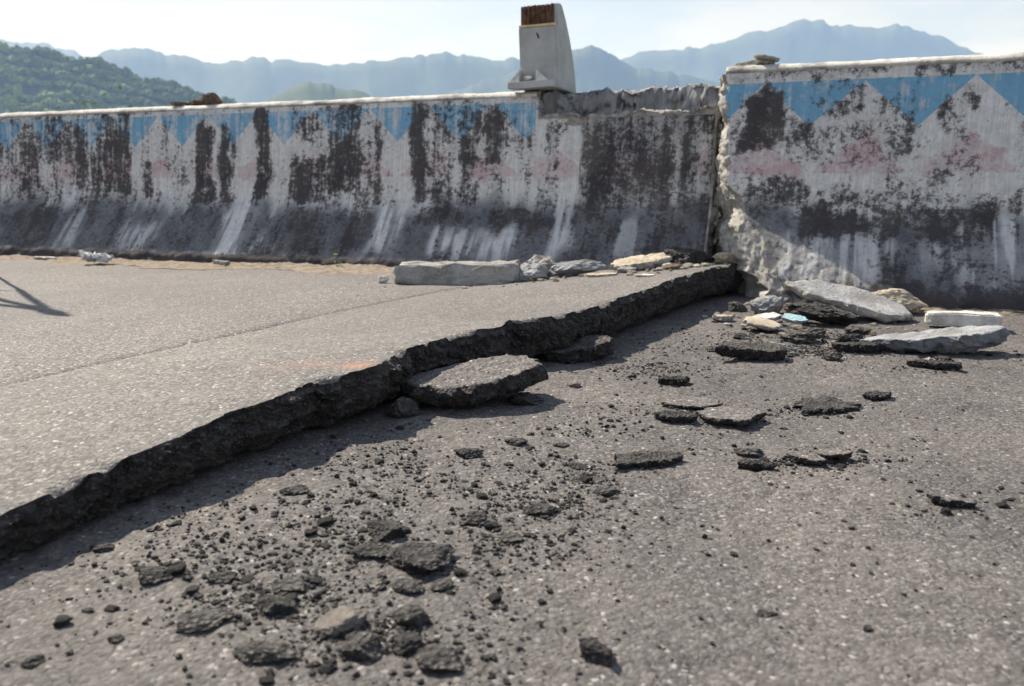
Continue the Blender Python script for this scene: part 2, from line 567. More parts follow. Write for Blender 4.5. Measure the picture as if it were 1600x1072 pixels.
def painted_wall_material(name):
    t = NT(name)
    vec = t.mapping(src="UV")
    streak = t.noise(t.mapping((26, 1.5, 1), "UV"), 1.0, 6, 0.66)
    streak2 = t.noise(t.mapping((95, 6.0, 1), "UV"), 1.0, 5, 0.65)
    blotch = t.noise(vec, 17, 7, 0.7)
    patchn = t.noise(t.mapping((6.5, 4.0, 1), "UV", (2.3, 7.1, 0)), 1.0, 5, 0.6)
    fine = t.noise(vec, 46, 8, 0.74)
    micro = t.noise(vec, 260, 3, 0.6)
    # weathered white lime paint
    c = t.ramp(blotch, [(0.3, (0.50, 0.50, 0.50)), (0.5, (0.72, 0.725, 0.72)), (0.7, (0.82, 0.82, 0.81))])
    c = t.mix(t.ramp(streak2, [(0.42, 0.30), (0.60, 0.0)]), c, (0.27, 0.26, 0.26))
    # blue teeth
    bl = t.math('ADD', t.attr("blue"), t.math('MULTIPLY', t.math('SUBTRACT', fine, 0.5), 0.6))
    bl = t.ramp(bl, [(0.42, 0.0), (0.54, 0.95)])
    wn_ = t.math('ADD', t.math('MULTIPLY', blotch, 0.55), t.math('MULTIPLY', streak, 0.45))
    wn_ = t.math('ADD', wn_, t.math('MULTIPLY', t.attr("worn"), -0.14))
    wearb = t.ramp(wn_, [(0.36, 0.10), (0.46, 0.95)])
    blue_col = t.ramp(blotch, [(0.3, (0.09, 0.29, 0.48)), (0.7, (0.15, 0.41, 0.62))])
    c = t.mix(t.math('MULTIPLY', bl, wearb), c, blue_col)
    # pink remains
    pk = t.math('ADD', t.math('MULTIPLY', t.attr("pink"), 0.75), t.math('MULTIPLY', t.math('SUBTRACT', blotch, 0.5), 1.3))
    pk = t.math('ADD', pk, t.math('MULTIPLY', t.math('SUBTRACT', fine, 0.5), 0.7))
    pk = t.ramp(pk, [(0.28, 0.0), (0.66, 0.66)])
    c = t.mix(pk, c, (0.47, 0.26, 0.29))
    # grime on the foot: grey film, its blue painting in the skylit shade
    fn = t.math('ADD', t.math('MULTIPLY', blotch, 0.40), t.math('ADD', t.math('MULTIPLY', fine, 0.30), t.math('MULTIPLY', streak, 0.30)))
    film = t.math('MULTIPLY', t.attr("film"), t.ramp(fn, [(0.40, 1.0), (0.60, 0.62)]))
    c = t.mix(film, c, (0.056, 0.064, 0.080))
    # black weathering
    s = t.math('MULTIPLY', t.attr("stain"), 0.66)
    wk = t.math('ADD', t.math('MULTIPLY', t.attr("worn"), 1.0), 0.40)
    s = t.math('ADD', s, t.math('MULTIPLY', t.math('SUBTRACT', streak, 0.5), wk))
    s = t.math('ADD', s, t.math('MULTIPLY', t.math('MULTIPLY', t.math('SUBTRACT', streak2, 0.5), wk), 0.5))
    s = t.math('ADD', s, t.math('MULTIPLY', t.math('SUBTRACT', patchn, 0.5), 1.0))
    s = t.math('ADD', s, t.math('MULTIPLY', t.math('SUBTRACT', blotch, 0.5), 0.95))
    s = t.math('ADD', s, t.math('MULTIPLY', t.math('SUBTRACT', fine, 0.5), 1.35))
    s = t.math('ADD', s, t.math('MULTIPLY', t.math('SUBTRACT', micro, 0.5), 0.5))
    s = t.math('SUBTRACT', s, t.math('MULTIPLY', t.attr("blue"), 0.13))
    sf = t.ramp(s, [(0.30, 0.0), (0.40, 0.66), (0.56, 0.97)])
    veil = t.ramp(s, [(0.12, 0.0), (0.42, 0.30)])
    c = t.mix(veil, c, (0.175, 0.165, 0.168))
    tone = t.noise(t.mapping((5, 3, 1), "UV", (3, 1, 0)), 1.0, 4, 0.6)
    stain_col = t.ramp(tone, [(0.32, (0.027, 0.025, 0.029)), (0.52, (0.050, 0.045, 0.049)), (0.72, (0.092, 0.078, 0.070))])
    c = t.mix(sf, c, stain_col)
    c = t.mix(t.ramp(micro, [(0.54, 0.0), (0.72, 0.28)]), c, (0.33, 0.325, 0.32))
    # bare broken concrete
    bare = t.math('ADD', t.attr("bare"), t.math('MULTIPLY', t.math('SUBTRACT', blotch, 0.5), 0.7))
    bare = t.ramp(bare, [(0.42, 0.0), (0.58, 1.0)])
    ovec = t.mapping()
    cn = t.noise(ovec, 24, 7, 0.7)
    bare_col = t.ramp(cn, [(0.3, (0.16, 0.15, 0.14)), (0.5, (0.34, 0.325, 0.30)), (0.7, (0.50, 0.48, 0.45))])
    c = t.mix(bare, c, bare_col)
    h = t.math('ADD', t.math('MULTIPLY', fine, 0.7), t.math('MULTIPLY', blotch, 0.5))
    h = t.math('SUBTRACT', h, t.math('MULTIPLY', sf, 0.22))
    h = t.math('ADD', h, t.math('MULTIPLY', t.math('MULTIPLY', bare, cn), 2.5))
    nrm = t.bump(h, 0.6, 0.006)
    return t.done(c, nrm, 0.9)

def simple_material(name, c0, c1, scale=20, rough=0.9, bump=0.4, dist=0.005, detail=6):
    t = NT(name)
    vec = t.mapping()
    n1 = t.noise(vec, scale, detail, 0.65)
    c = t.ramp(n1, [(0.3, c0), (0.7, c1)])
    nrm = t.bump(n1, bump, dist) if bump else None
    return t.done(c, nrm, rough)

M_ROAD = asphalt_material("worn asphalt", (0.137, 0.129, 0.127), 0.45)
M_DECK = asphalt_material("worn asphalt far deck", (0.208, 0.196, 0.191), 0.30)
M_SLAB = asphalt_material("worn asphalt raised slab", (0.205, 0.195, 0.188), 0.50, rust=True)
M_CHUNKTOP = asphalt_material("asphalt piece worn face", (0.165, 0.154, 0.150), 0.30)
M_BROKEN = broken_asphalt_material("broken asphalt", (0.032, 0.030, 0.030), (0.12, 0.112, 0.105))
M_CRUMB = broken_asphalt_material("asphalt crumbs", (0.022, 0.021, 0.023), (0.085, 0.08, 0.078))
M_GREYCH = broken_asphalt_material("dusty broken asphalt", (0.052, 0.049, 0.048), (0.17, 0.16, 0.15), 0.65)
M_CONC = concrete_material("broken concrete")
M_CONCBLUE = concrete_material("grey concrete", (0.33, 0.345, 0.36), 0.6)
M_CONCSPECK = concrete_material("speckled concrete", (0.36, 0.365, 0.375), 0.5, 0.75, 0.8, 0.95)
M_CONCSHADE = concrete_material("grey concrete painted for shade", (0.17, 0.185, 0.205), 0.6)  # slab sides coloured darker to paint in their shade
M_CREAM = concrete_material("cream stone", (0.55, 0.48, 0.37), 0.6, 1.3, 0.2, 0.1)
M_WHITE = concrete_material("white painted concrete", (0.66, 0.645, 0.61), 0.5, 0.7, 0.25, 0.12)
M_COPING = concrete_material("coping lime paint", (0.62, 0.60, 0.56), 0.22, 0.6, 0.6, 0.2)
M_BARRIER = painted_wall_material("weathered painted concrete")
M_POST = concrete_material("pale grey post concrete", (0.44, 0.455, 0.46), 0.80, 0.4, 0.10, 0.05, 0.25)
M_RUST = simple_material("rusty broken core", (0.05, 0.025, 0.016), (0.20, 0.11, 0.07), 40, 0.95, 0.8, 0.006)
M_YELLOW = simple_material("yellowed mortar", (0.45, 0.36, 0.16), (0.72, 0.62, 0.38), 30)
M_SAND = simple_material("dry sand", (0.10, 0.080, 0.062), (0.34, 0.285, 0.225), 30, 0.95, 0.9, 0.008, 8)
M_CHIPBLUE = simple_material("pale blue painted chip", (0.34, 0.52, 0.56), (0.45, 0.62, 0.66), 30)
M_BROWN = simple_material("brown earth clod", (0.06, 0.042, 0.03), (0.22, 0.17, 0.12), 45, 0.95, 0.9, 0.01, 7)
M_STEEL = simple_material("dark tripod metal", (0.02, 0.02, 0.022), (0.05, 0.05, 0.055), 60, 0.5, 0.1)
M_DRYLEAF = simple_material("dry leaf", (0.28, 0.11, 0.03), (0.45, 0.22, 0.06), 60)
M_PAPER = simple_material("crumpled litter", (0.60, 0.60, 0.62), (0.75, 0.75, 0.75), 60)
M_WEED = simple_material("weed leaf", (0.05, 0.10, 0.02), (0.12, 0.19, 0.04), 60)
M_FLOWER = simple_material("yellow petal", (0.65, 0.50, 0.03), (0.75, 0.60, 0.05), 60)

# ------------------------------------------------------------------ wall frame: s runs along the barrier (to the left), n away from the camera
AX = np.array([-0.939, 0.344])
NIN = np.array([0.344, 0.939])
L_N, R_N = 3.717, 3.498              # toe lines of the left and of the right barrier
L_BASE, R_BASE = 0.03, 0.0
L_TOP, R_TOP = 0.965, 1.008

def wall_pt(s, n, z):
    s, n, z = np.broadcast_arrays(np.asarray(s, float), np.asarray(n, float), np.asarray(z, float))
    return np.stack([AX[0] * s + NIN[0] * n, AX[1] * s + NIN[1] * n, z], -1)

# crack edge of the raised slab and the seam behind it (metres)
EDGE = np.array([(-0.6517, 0.9524, 0.07), (-0.6355, 0.9946, 0.0744), (-0.6155, 1.0343, 0.0786), (-0.5907, 1.0725, 0.083), (-0.5683, 1.1199, 0.0873), (-0.5364, 1.1789, 0.0926), (-0.5068, 1.231, 0.097), (-0.4827, 1.3074, 0.1016), (-0.45, 1.3425, 0.1053), (-0.4109, 1.4035, 0.11), (-0.3757, 1.4951, 0.1139), (-0.3211, 1.5319, 0.1179), (-0.28, 1.581, 0.121), (-0.26, 1.6561, 0.1235), (-0.2365, 1.7055, 0.1257), (-0.2118, 1.7583, 0.128), (-0.1725, 1.8172, 0.1283), (-0.1389, 1.8889, 0.1286), (-0.0875, 1.9477, 0.129), (-0.0466, 1.9675, 0.1287), (-0.0051, 2.0954, 0.1284), (0.0552, 2.1186, 0.128), (0.1268, 2.1639, 0.1294), (0.1864, 2.2487, 0.1305), (0.28, 2.3635, 0.132), (0.3313, 2.494, 0.1332), (0.4344, 2.6464, 0.1357), (0.5495, 2.861, 0.138), (0.7107, 3.1295, 0.1388), (0.8398, 3.3471, 0.1394), (0.9858, 3.5363, 0.14), (1.065, 3.66, 0.14)])
EDGE = np.vstack([[(-1.30, -0.55, 0.02), (-0.93, 0.35, 0.045), (-0.76, 0.72, 0.06)], EDGE])
SEAM = np.array([(-2.05, -0.55, 0.06), (-1.55, 0.55, 0.065), (-1.061, 1.602, 0.07), (-0.984, 1.766, 0.07), (-0.853, 2.031, 0.07), (-0.618, 2.53, 0.07), (-0.479, 2.769, 0.07), (-0.373, 2.948, 0.07), (-0.279, 3.132, 0.068), (0.03, 3.70, 0.058), (0.12, 3.87, 0.055)])

def resample(P, n, jitter=0.0):
    P = np.asarray(P, float)
    c = np.concatenate([[0], np.cumsum(np.linalg.norm(np.diff(P[:, :2], axis=0), axis=1))])
    t = np.linspace(0, c[-1], n)
    return np.stack([np.interp(t, c, P[:, k]) for k in range(P.shape[1])], -1), t

# ------------------------------------------------------------------ ground, roads
gx = np.array([-4200, -1500, -400, -60, -12, 0, 12, 60, 400, 1500, 4200.0])
gy = np.array([-250, -60, -12, 0, 12, 60, 400, 1500, 4300.0])
G = np.stack(np.meshgrid(gx, gy, indexing='ij'), -1)
G = np.concatenate([G, np.full(G.shape[:2] + (1,), -14.0)], -1)
M_GROUND = simple_material("valley scrub", (0.045, 0.065, 0.025), (0.11, 0.12, 0.06), 0.02, 0.95, 0)
tag(link("ground", mesh_np("ground", G.reshape(-1, 3), grid_faces(len(gx), len(gy))), M_GROUND), "green valley floor far below the bridge", kind="structure")

def road_sheet(name, X, Y, zf, mat, label, **kw):
    P = np.stack(np.meshgrid(X, Y, indexing='ij'), -1)
    Z = zf(P[..., 0], P[..., 1])
    V = np.concatenate([P, Z[..., None]], -1)
    return tag(link(name, mesh_np(name, V.reshape(-1, 3), grid_faces(len(X), len(Y))), mat), label, kind="structure")

def right_z(x, y):
    p = np.stack([x, y, np.zeros_like(x)], -1)
    z = 0.004 * fbm(p * 2.2, 3, 3) + 0.0016 * fbm(p * 14, 3, 4)
    pit = fbm(p * 26 + 4, 3, 8)
    z = z - 0.004 * smooth(pit, 0.45, 0.9)
    return z - 0.002

X = np.concatenate([np.linspace(-3.2, -1.0, 24), np.linspace(-0.98, 2.6, 420), np.linspace(2.65, 9, 40)])
Y = np.concatenate([np.linspace(-4, 0.45, 24), np.linspace(0.47, 3.9, 420), np.linspace(3.95, 4.25, 5)])
# keep the deck on the camera side of the barriers: shear the sheet's far end along the barrier
def deck_xy(X, Y):
    P = np.stack(np.meshgrid(X, Y, indexing='ij'), -1)
    return P
P = deck_xy(X, Y)
far = np.clip((P[..., 1] - 2.0) / (Y[-1] - 2.0), 0, 1)
lim = (4.30 - NIN[0] * P[..., 0]) / NIN[1]
Yn = np.where(P[..., 1] > 2.0, 2.0 + far * (np.maximum(lim, 2.0 + 0.05) - 2.0), P[..., 1])
Yn = np.where(lim < 2.2, np.minimum(P[..., 1], lim), Yn)
Z = right_z(P[..., 0], Yn)
V = np.stack([P[..., 0], Yn, Z], -1)
tag(link("road_right", mesh_np("road_right", V.reshape(-1, 3), grid_faces(len(X), len(Y))), M_ROAD), "grey asphalt road surface scattered with crumbs", kind="structure")

# left deck: from the seam away along the barrier
nu, nw = 260, 150
SM, _ = resample(SEAM, nu)
w = np.concatenate([np.linspace(0, 0.2, 12), np.linspace(0.22, 4.5, 110), np.linspace(4.6, 9, 28)])
V = np.zeros((nu, len(w), 3))
for k, d in enumerate(w):
    V[:, k, :2] = SM[:, :2] + AX * d
    V[:, k, 2] = SM[:, 2] + (L_BASE - SM[:, 2]) * smooth(np.array(d), 0, 2.6)
V[..., 2] += 0.003 * fbm(V * np.array([2, 2, 0]), 3, 21) + 0.001 * fbm(V * np.array([15, 15, 0]), 2, 22)
V[:, 0, 2] -= 0.012
V[:, 1, 2] -= 0.002
tag(link("road_left", mesh_np("road_left", V.reshape(-1, 3), grid_faces(nu, len(w))), M_DECK), "pale grey asphalt road deck behind the raised slab", kind="structure")

def left_z(x, y):
    """height of the left deck / slab top at a point (for placing things)"""
    q = np.array([x, y])
    E2, _ = resample(EDGE, 400)
    S2, _ = resample(SEAM, 400)
    sE = float(q @ AX); n = float(q @ NIN)
    kE = np.argmin(np.abs(E2[:, :2] @ NIN - n)); kS = np.argmin(np.abs(S2[:, :2] @ NIN - n))
    e, s = E2[kE], S2[kS]
    t = (sE - e[:2] @ AX) / ((s[:2] - e[:2]) @ AX)
    if t > 1:
        return float(s[2] + (L_BASE - s[2]) * smooth(np.array((t - 1) * ((s[:2] - e[:2]) @ AX)), 0, 2.6))
    return float(e[2] + (s[2] - e[2]) * max(t, 0))

# ------------------------------------------------------------------ the raised slab: worn top, broken edge, underside
nu = 720
E3, te = resample(EDGE, nu)
S3, _ = resample(SEAM, nu)
tang = np.gradient(E3[:, :2], axis=0)
tang /= np.linalg.norm(tang, axis=1)[:, None]
outw = np.stack([tang[:, 1], -tang[:, 0]], -1)              # to the right, off the edge
jag = 0.004 * fbm(np.stack([te * 6, te * 0, te * 0], -1), 3, 31) + 0.0045 * fbm(np.stack([te * 34, te * 0, te * 0], -1), 3, 32) + 0.0022 * fbm(np.stack([te * 120, te * 0, te * 0], -1), 2, 33)
nv_top = 90
vv = np.linspace(0, 1, nv_top) ** 1.35
rows = []
for v_ in vv[::-1]:
    p = E3 * (1 - v_) + S3 * v_
    p = p.copy()
    p[:, :2] += outw * (jag * (1 - v_) ** 8)[:, None]
    p[:, 2] += 0.0022 * fbm(p * np.array([3, 3, 0]), 3, 41) + 0.0011 * fbm(p * np.array([22, 22, 0]), 3, 43)
    chip = smooth(fbm(np.stack([te * 22, te * 0 + 5, te * 0], -1), 3, 47), 0.15, 0.8)
    p[:, 2] -= 0.012 * chip * np.exp(-v_ * 60)
    rows.append(p)
n_top = len(rows)
thick = np.interp(te, [0, 1.5, 2.4, 3.4, te[-1]], [0.046, 0.068, 0.098, 0.114, 0.120])
# broken face: ledges and hollows down to the underside
zs = np.linspace(0.04, 1, 22)
for q in zs:
    p = rows[n_top - 1].copy()
    bulge = 0.014 * math.sin(q * math.pi) - 0.085 * max(0, q - 0.55)
    nz = fbm(np.stack([te * 11, te * 0 + q * 1.1, te * 0], -1), 4, 51)
    nf = fbm(np.stack([te * 48, te * 0 + q * 6, te * 0], -1), 4, 53)
    lay = vnoise(np.stack([te * 5, te * 0 + q * 7, te * 0 + 3], -1), 57)
    off = bulge + 0.017 * nz + 0.0075 * nf + 0.006 * np.sign(lay) * np.minimum(np.abs(lay) * 4, 1)
    cp_ = np.stack([te * 26, te * 0 + q * 2.4, te * 0 + 0.3], -1)
    _, w1 = worley(cp_ + 0.25 * fbm(cp_ * 2, 2, 5)[:, None], 63)
    _, w2 = worley(np.stack([te * 75, te * 0 + q * 7, te * 0], -1), 64)
    off = off * 0.5 + 0.016 * (w1 - 0.5) + 0.009 * (w2 - 0.5)
    p[:, :2] += outw * (off * min(1, q * 6))[:, None]
    p[:, 2] -= thick * q
    p[:, 2] += 0.004 * fbm(np.stack([te * 30, te * 0 + q * 3, te * 0 + 9], -1), 3, 59) * min(1, q * 4)
    rows.append(p)
n_face = len(rows)
for k, back in enumerate((0.03, 0.09, 0.20)):
    p = rows[n_face - 1].copy()
    p[:, :2] -= outw * back
    p[:, 2] += (0.0, 0.0, -0.015)[k] + 0.006 * fbm(np.stack([te * 18, te * 0 + k, te * 0], -1), 3, 61)
    rows.append(p)
V = np.stack(rows, 1)
me = mesh_np("asphalt_slab", V.reshape(-1, 3), grid_faces(nu, V.shape[1]))
nr = V.shape[1]
mi = np.tile((np.arange(nr - 1) >= n_top - 1).astype(np.int32), nu - 1)
me.polygons.foreach_set("material_index", mi)
me.polygons.foreach_set("use_smooth", mi == 0)
dx = V[..., 0] + 0.335; dy = V[..., 1] - 1.645
c45, s45 = 0.5, 0.866
al = dx * c45 + dy * s45; ac = -dx * s45 + dy * c45
rust = np.exp(-(((V[..., 0] + 0.42) / 0.10) ** 2 + ((V[..., 1] - 1.63) / 0.04) ** 2)) * 0.22
rust += np.exp(-(((V[..., 0] + 0.32) / 0.035) ** 2 + ((V[..., 1] - 1.588) / 0.022) ** 2)) * 0.7
add_float_attr(me, "rust", np.clip(rust, 0, 1))
qd = np.concatenate([np.zeros(n_top), smooth(zs, 0.42, 0.6) * 0.8, np.full(3, 0.5)])
add_float_attr(me, "depth", np.tile(qd, nu) * smooth(fbm(V.reshape(-1, 3) * 9, 3, 66), -0.5, 0.3))
slab = link("asphalt_slab", me, [M_SLAB, M_BROKEN])
tag(slab, "raised asphalt road slab with a long jagged dark broken edge", "road slab")

# ------------------------------------------------------------------ barriers
L_DARK = [(5.0, 5.18, 0.37, 0.71, 0.5), (4.79, 4.99, 0.38, 0.92, 0.75), (4.51, 4.79, 0.6, 0.94, 0.7), (4.38, 4.51, 0.44, 0.87, 0.8), (4.27, 4.38, 0.4, 0.73, 0.7), (4.03, 4.27, 0.4, 0.93, 0.9), (3.84, 3.94, 0.38, 0.64, 0.8), (3.54, 3.84, 0.36, 0.9, 0.15), (3.38, 3.54, 0.36, 0.85, 0.95), (3.25, 3.35, 0.36, 0.85, 0.95), (2.97, 3.1, 0.38, 0.93, 0.95), (2.59, 2.85, 0.36, 0.64, 0.85), (2.65, 2.86, 0.75, 0.93, 0.6), (2.36, 2.62, 0.44, 0.92, 0.85), (2.29, 2.36, 0.48, 0.9, 0.35), (2.14, 2.29, 0.37, 0.92, 0.85), (1.96, 2.07, 0.37, 0.94, 0.9), (1.82, 1.97, 0.68, 0.93, 0.7), (1.81, 1.95, 0.37, 0.52, 0.6), (1.66, 1.79, 0.37, 0.75, 0.85), (1.49, 1.7, 0.55, 0.9, 0.8), (1.37, 1.42, 0.38, 0.71, 0.5), (1.18, 1.3, 0.56, 0.82, 0.75), (0.92, 1.11, 0.39, 0.82, 0.85), (0.84, 0.92, 0.45, 0.82, 0.5), (0.72, 0.85, 0.6, 0.83, 0.6), (0.64, 0.72, 0.48, 0.84, 0.75), (0.53, 0.6, 0.48, 0.84, 0.85), (0.41, 0.46, 0.39, 0.85, 0.85), (4.03, 5.17, 0.9, 0.97, 0.55), (1.63, 2.08, 0.88, 0.94, 0.5), (0.38, 4.97, 0.09, 0.36, 0.5), (4.54, 4.98, 0.04, 0.33, 0.7), (1.09, 2.02, 0.25, 0.37, 0.75), (2.15, 2.89, 0.1, 0.36, 0.65), (0.38, 1.06, 0.15, 0.39, 0.6)]
L_DARK += [(4.0, 5.3, 0.36, 0.93, 0.52), (1.45, 2.72, 0.38, 0.9, 0.50), (0.4, 5.4, 0.33, 0.46, 0.48), (0.4, 5.4, 0.05, 0.34, 0.45)]
L_DARK += [(5.2 + 0.31 * k, 5.38 + 0.31 * k, 0.38, 0.9, 0.8) for k in range(12)]
L_PALE = [(4.33, 4.46, 0.09, 0.32, 0.6), (3.69, 4.01, 0.1, 0.25, 0.7), (3.02, 3.25, 0.09, 0.36, 1), (2.84, 2.96, 0.1, 0.21, 0.8), (2.06, 2.23, 0.12, 0.93, 1), (1.38, 1.86, 0.12, 0.24, 0.9), (1.11, 1.21, 0.14, 0.83, 0.8), (3.94, 4.03, 0.32, 0.87, 0.6), (3.54, 3.6, 0.33, 0.86, 0.6), (3.11, 3.21, 0.33, 0.87, 0.8), (2.86, 2.96, 0.33, 0.86, 0.8), (1.61, 1.69, 0.45, 0.73, 0.5), (1.43, 1.49, 0.38, 0.81, 0.7), (1.3, 1.37, 0.38, 0.84, 0.6), (1.1, 1.18, 0.38, 0.81, 0.9), (0.59, 0.63, 0.39, 0.75, 0.8), (0.46, 0.52, 0.45, 0.75, 0.8), (0.75, 0.88, 0.15, 0.33, 0.5)]
R_DARK = [(0.12, 0.31, 0.63, 0.9, 0.95), (-0.01, 0.12, 0.66, 0.79, 0.7), (-0.2, -0.01, 0.75, 0.9, 0.75), (-0.41, -0.2, 0.65, 0.86, 0.5), (-0.42, -0.34, 0.58, 0.76, 0.85), (-0.55, -0.49, 0.67, 0.86, 0.8), (-0.65, -0.59, 0.77, 0.89, 0.8), (-0.13, 0.0, 0.54, 0.75, 0.5), (-0.1, 0.39, 0.93, 1.0, 0.6), (-0.29, -0.21, 0.94, 1.0, 0.7), (-0.55, -0.37, 0.92, 1.0, 0.8), (-0.01, 0.26, 0.4, 0.53, 0.65), (-0.33, -0.01, 0.4, 0.49, 0.6), (-0.55, -0.48, 0.45, 0.57, 0.6), (-0.82, -0.58, 0.34, 0.45, 0.6), (-0.82, 0.04, 0.23, 0.4, 0.85), (-0.72, -0.49, 0.1, 0.17, 0.7), (-0.81, 0.26, 0.05, 0.39, 0.5), (-3.4, -0.9, 0.2, 0.4, 0.8), (-1.4, -1.1, 0.5, 0.9, 0.7), (-2.0, -1.7, 0.6, 0.9, 0.7)]
R_DARK += [(-0.46, 0.36, 0.56, 0.93, 0.45), (-0.82, 0.3, 0.30, 0.47, 0.52), (-0.75, -0.28, 0.06, 0.38, 0.60), (-3.5, 0.4, 0.0, 0.10, 0.9), (-0.9, 0.3, 0.93, 1.0, 0.45)]
R_PALE = [(-0.83, -0.59, 0.09, 0.35, 0.8), (-0.59, -0.45, 0.15, 0.25, 0.5), (-0.32, 0.1, 0.1, 0.28, 0.7), (-0.79, -0.66, 0.48, 0.91, 0.7)]  # the foot patch by the broken end paints the sunlit triangle paler
L_PINK = [(4.94, 5.18, 0.51, 0.63, 0.7), (4.83, 4.93, 0.58, 0.69, 0.8), (4.46, 4.66, 0.51, 0.67, 0.7), (4.03, 4.27, 0.5, 0.65, 0.9), (3.74, 3.86, 0.53, 0.64, 0.8), (3.41, 3.53, 0.52, 0.67, 0.6), (3.1, 3.22, 0.5, 0.58, 0.7), (2.94, 3.0, 0.5, 0.58, 0.6), (2.73, 2.81, 0.54, 0.62, 0.8), (1.84, 1.94, 0.53, 0.65, 0.8), (1.59, 1.71, 0.52, 0.63, 0.9), (1.47, 1.54, 0.52, 0.58, 0.6), (1.08, 1.36, 0.52, 0.62, 0.66), (0.72, 0.93, 0.59, 0.7, 0.6)]
R_PINK = [(0.22, 0.28, 0.56, 0.63, 0.9), (0.04, 0.27, 0.53, 0.58, 0.9), (-0.34, -0.02, 0.53, 0.57, 0.7), (-0.27, -0.12, 0.57, 0.66, 0.9), (-0.23, -0.19, 0.65, 0.71, 0.8), (-0.35, -0.29, 0.53, 0.6, 0.7), (-0.55, -0.43, 0.52, 0.61, 0.5), (-0.65, -0.58, 0.61, 0.71, 0.8), (-0.74, -0.68, 0.55, 0.63, 0.9)]

def patches(L, s, z, ws=0.032, wz=0.045, wob=0.022, seed=0):
    q = np.stack([s * 4, z * 3.0, np.zeros_like(s)], -1)
    s2 = s + wob * fbm(q * 3, 3, seed)
    z2 = z + wob * 1.5 * fbm(q * 4 + 9, 3, seed + 3)
    out = np.zeros_like(s)
    for s0, s1, z0, z1, st in L:
        m = smooth(s2, s0 - ws, s0 + ws) * (1 - smooth(s2, s1 - ws, s1 + ws)) * smooth(z2, z0 - wz, z0 + wz) * (1 - smooth(z2, z1 - wz, z1 + wz))
        out = np.maximum(out, m * st)
    return out

def zigzag(s, knots):
    k = sorted(knots)
    return np.interp(s, [a for a, b in k], [b for a, b in k])

LZ = []
for k in range(-2, 22):
    b = 1.404 + 0.371 * k
    LZ += [(b, 0.715), (b + 0.1855, 0.905)]
RZ = [(0.60, 0.93), (0.37, 0.765), (0.217, 0.925), (0.02, 0.735), (-0.194, 0.918), (-0.408, 0.725), (-0.609, 0.925), (-0.82, 0.725), (-1.03, 0.925), (-1.24, 0.73), (-1.45, 0.925), (-1.66, 0.73), (-1.87, 0.925), (-4, 0.93)]

def tri_band(peaks, z0, apex, half):
    def f(S, Z):
        d = np.min(np.stack([np.abs(S - p) for p in peaks], 0), 0)
        lim = z0 + (apex - z0) * (1 - d / half)
        return smooth(lim - Z, -0.006, 0.01) * smooth(Z, z0 - 0.006, z0 + 0.006) * 0.68
    return f
FOOT_Z, FOOT_N = 0.355, 0.27
def setback(h, top):
    """depth of the face behind the toe line at height h above the base; rounded knee"""
    h0 = h
    base = np.where(h < 0.045, 0.012 * h / 0.045, 0.012 + (np.minimum(h, FOOT_Z) - 0.045) / (FOOT_Z - 0.045) * (FOOT_N - 0.012))
    up = FOOT_N + (h - FOOT_Z) / (top - FOOT_Z) * 0.07
    out = np.where(h < FOOT_Z, base, up)
    return out - np.exp(-np.abs(h - FOOT_Z) / 0.05) * 0.016 * smooth(h, 0.1, 0.25)

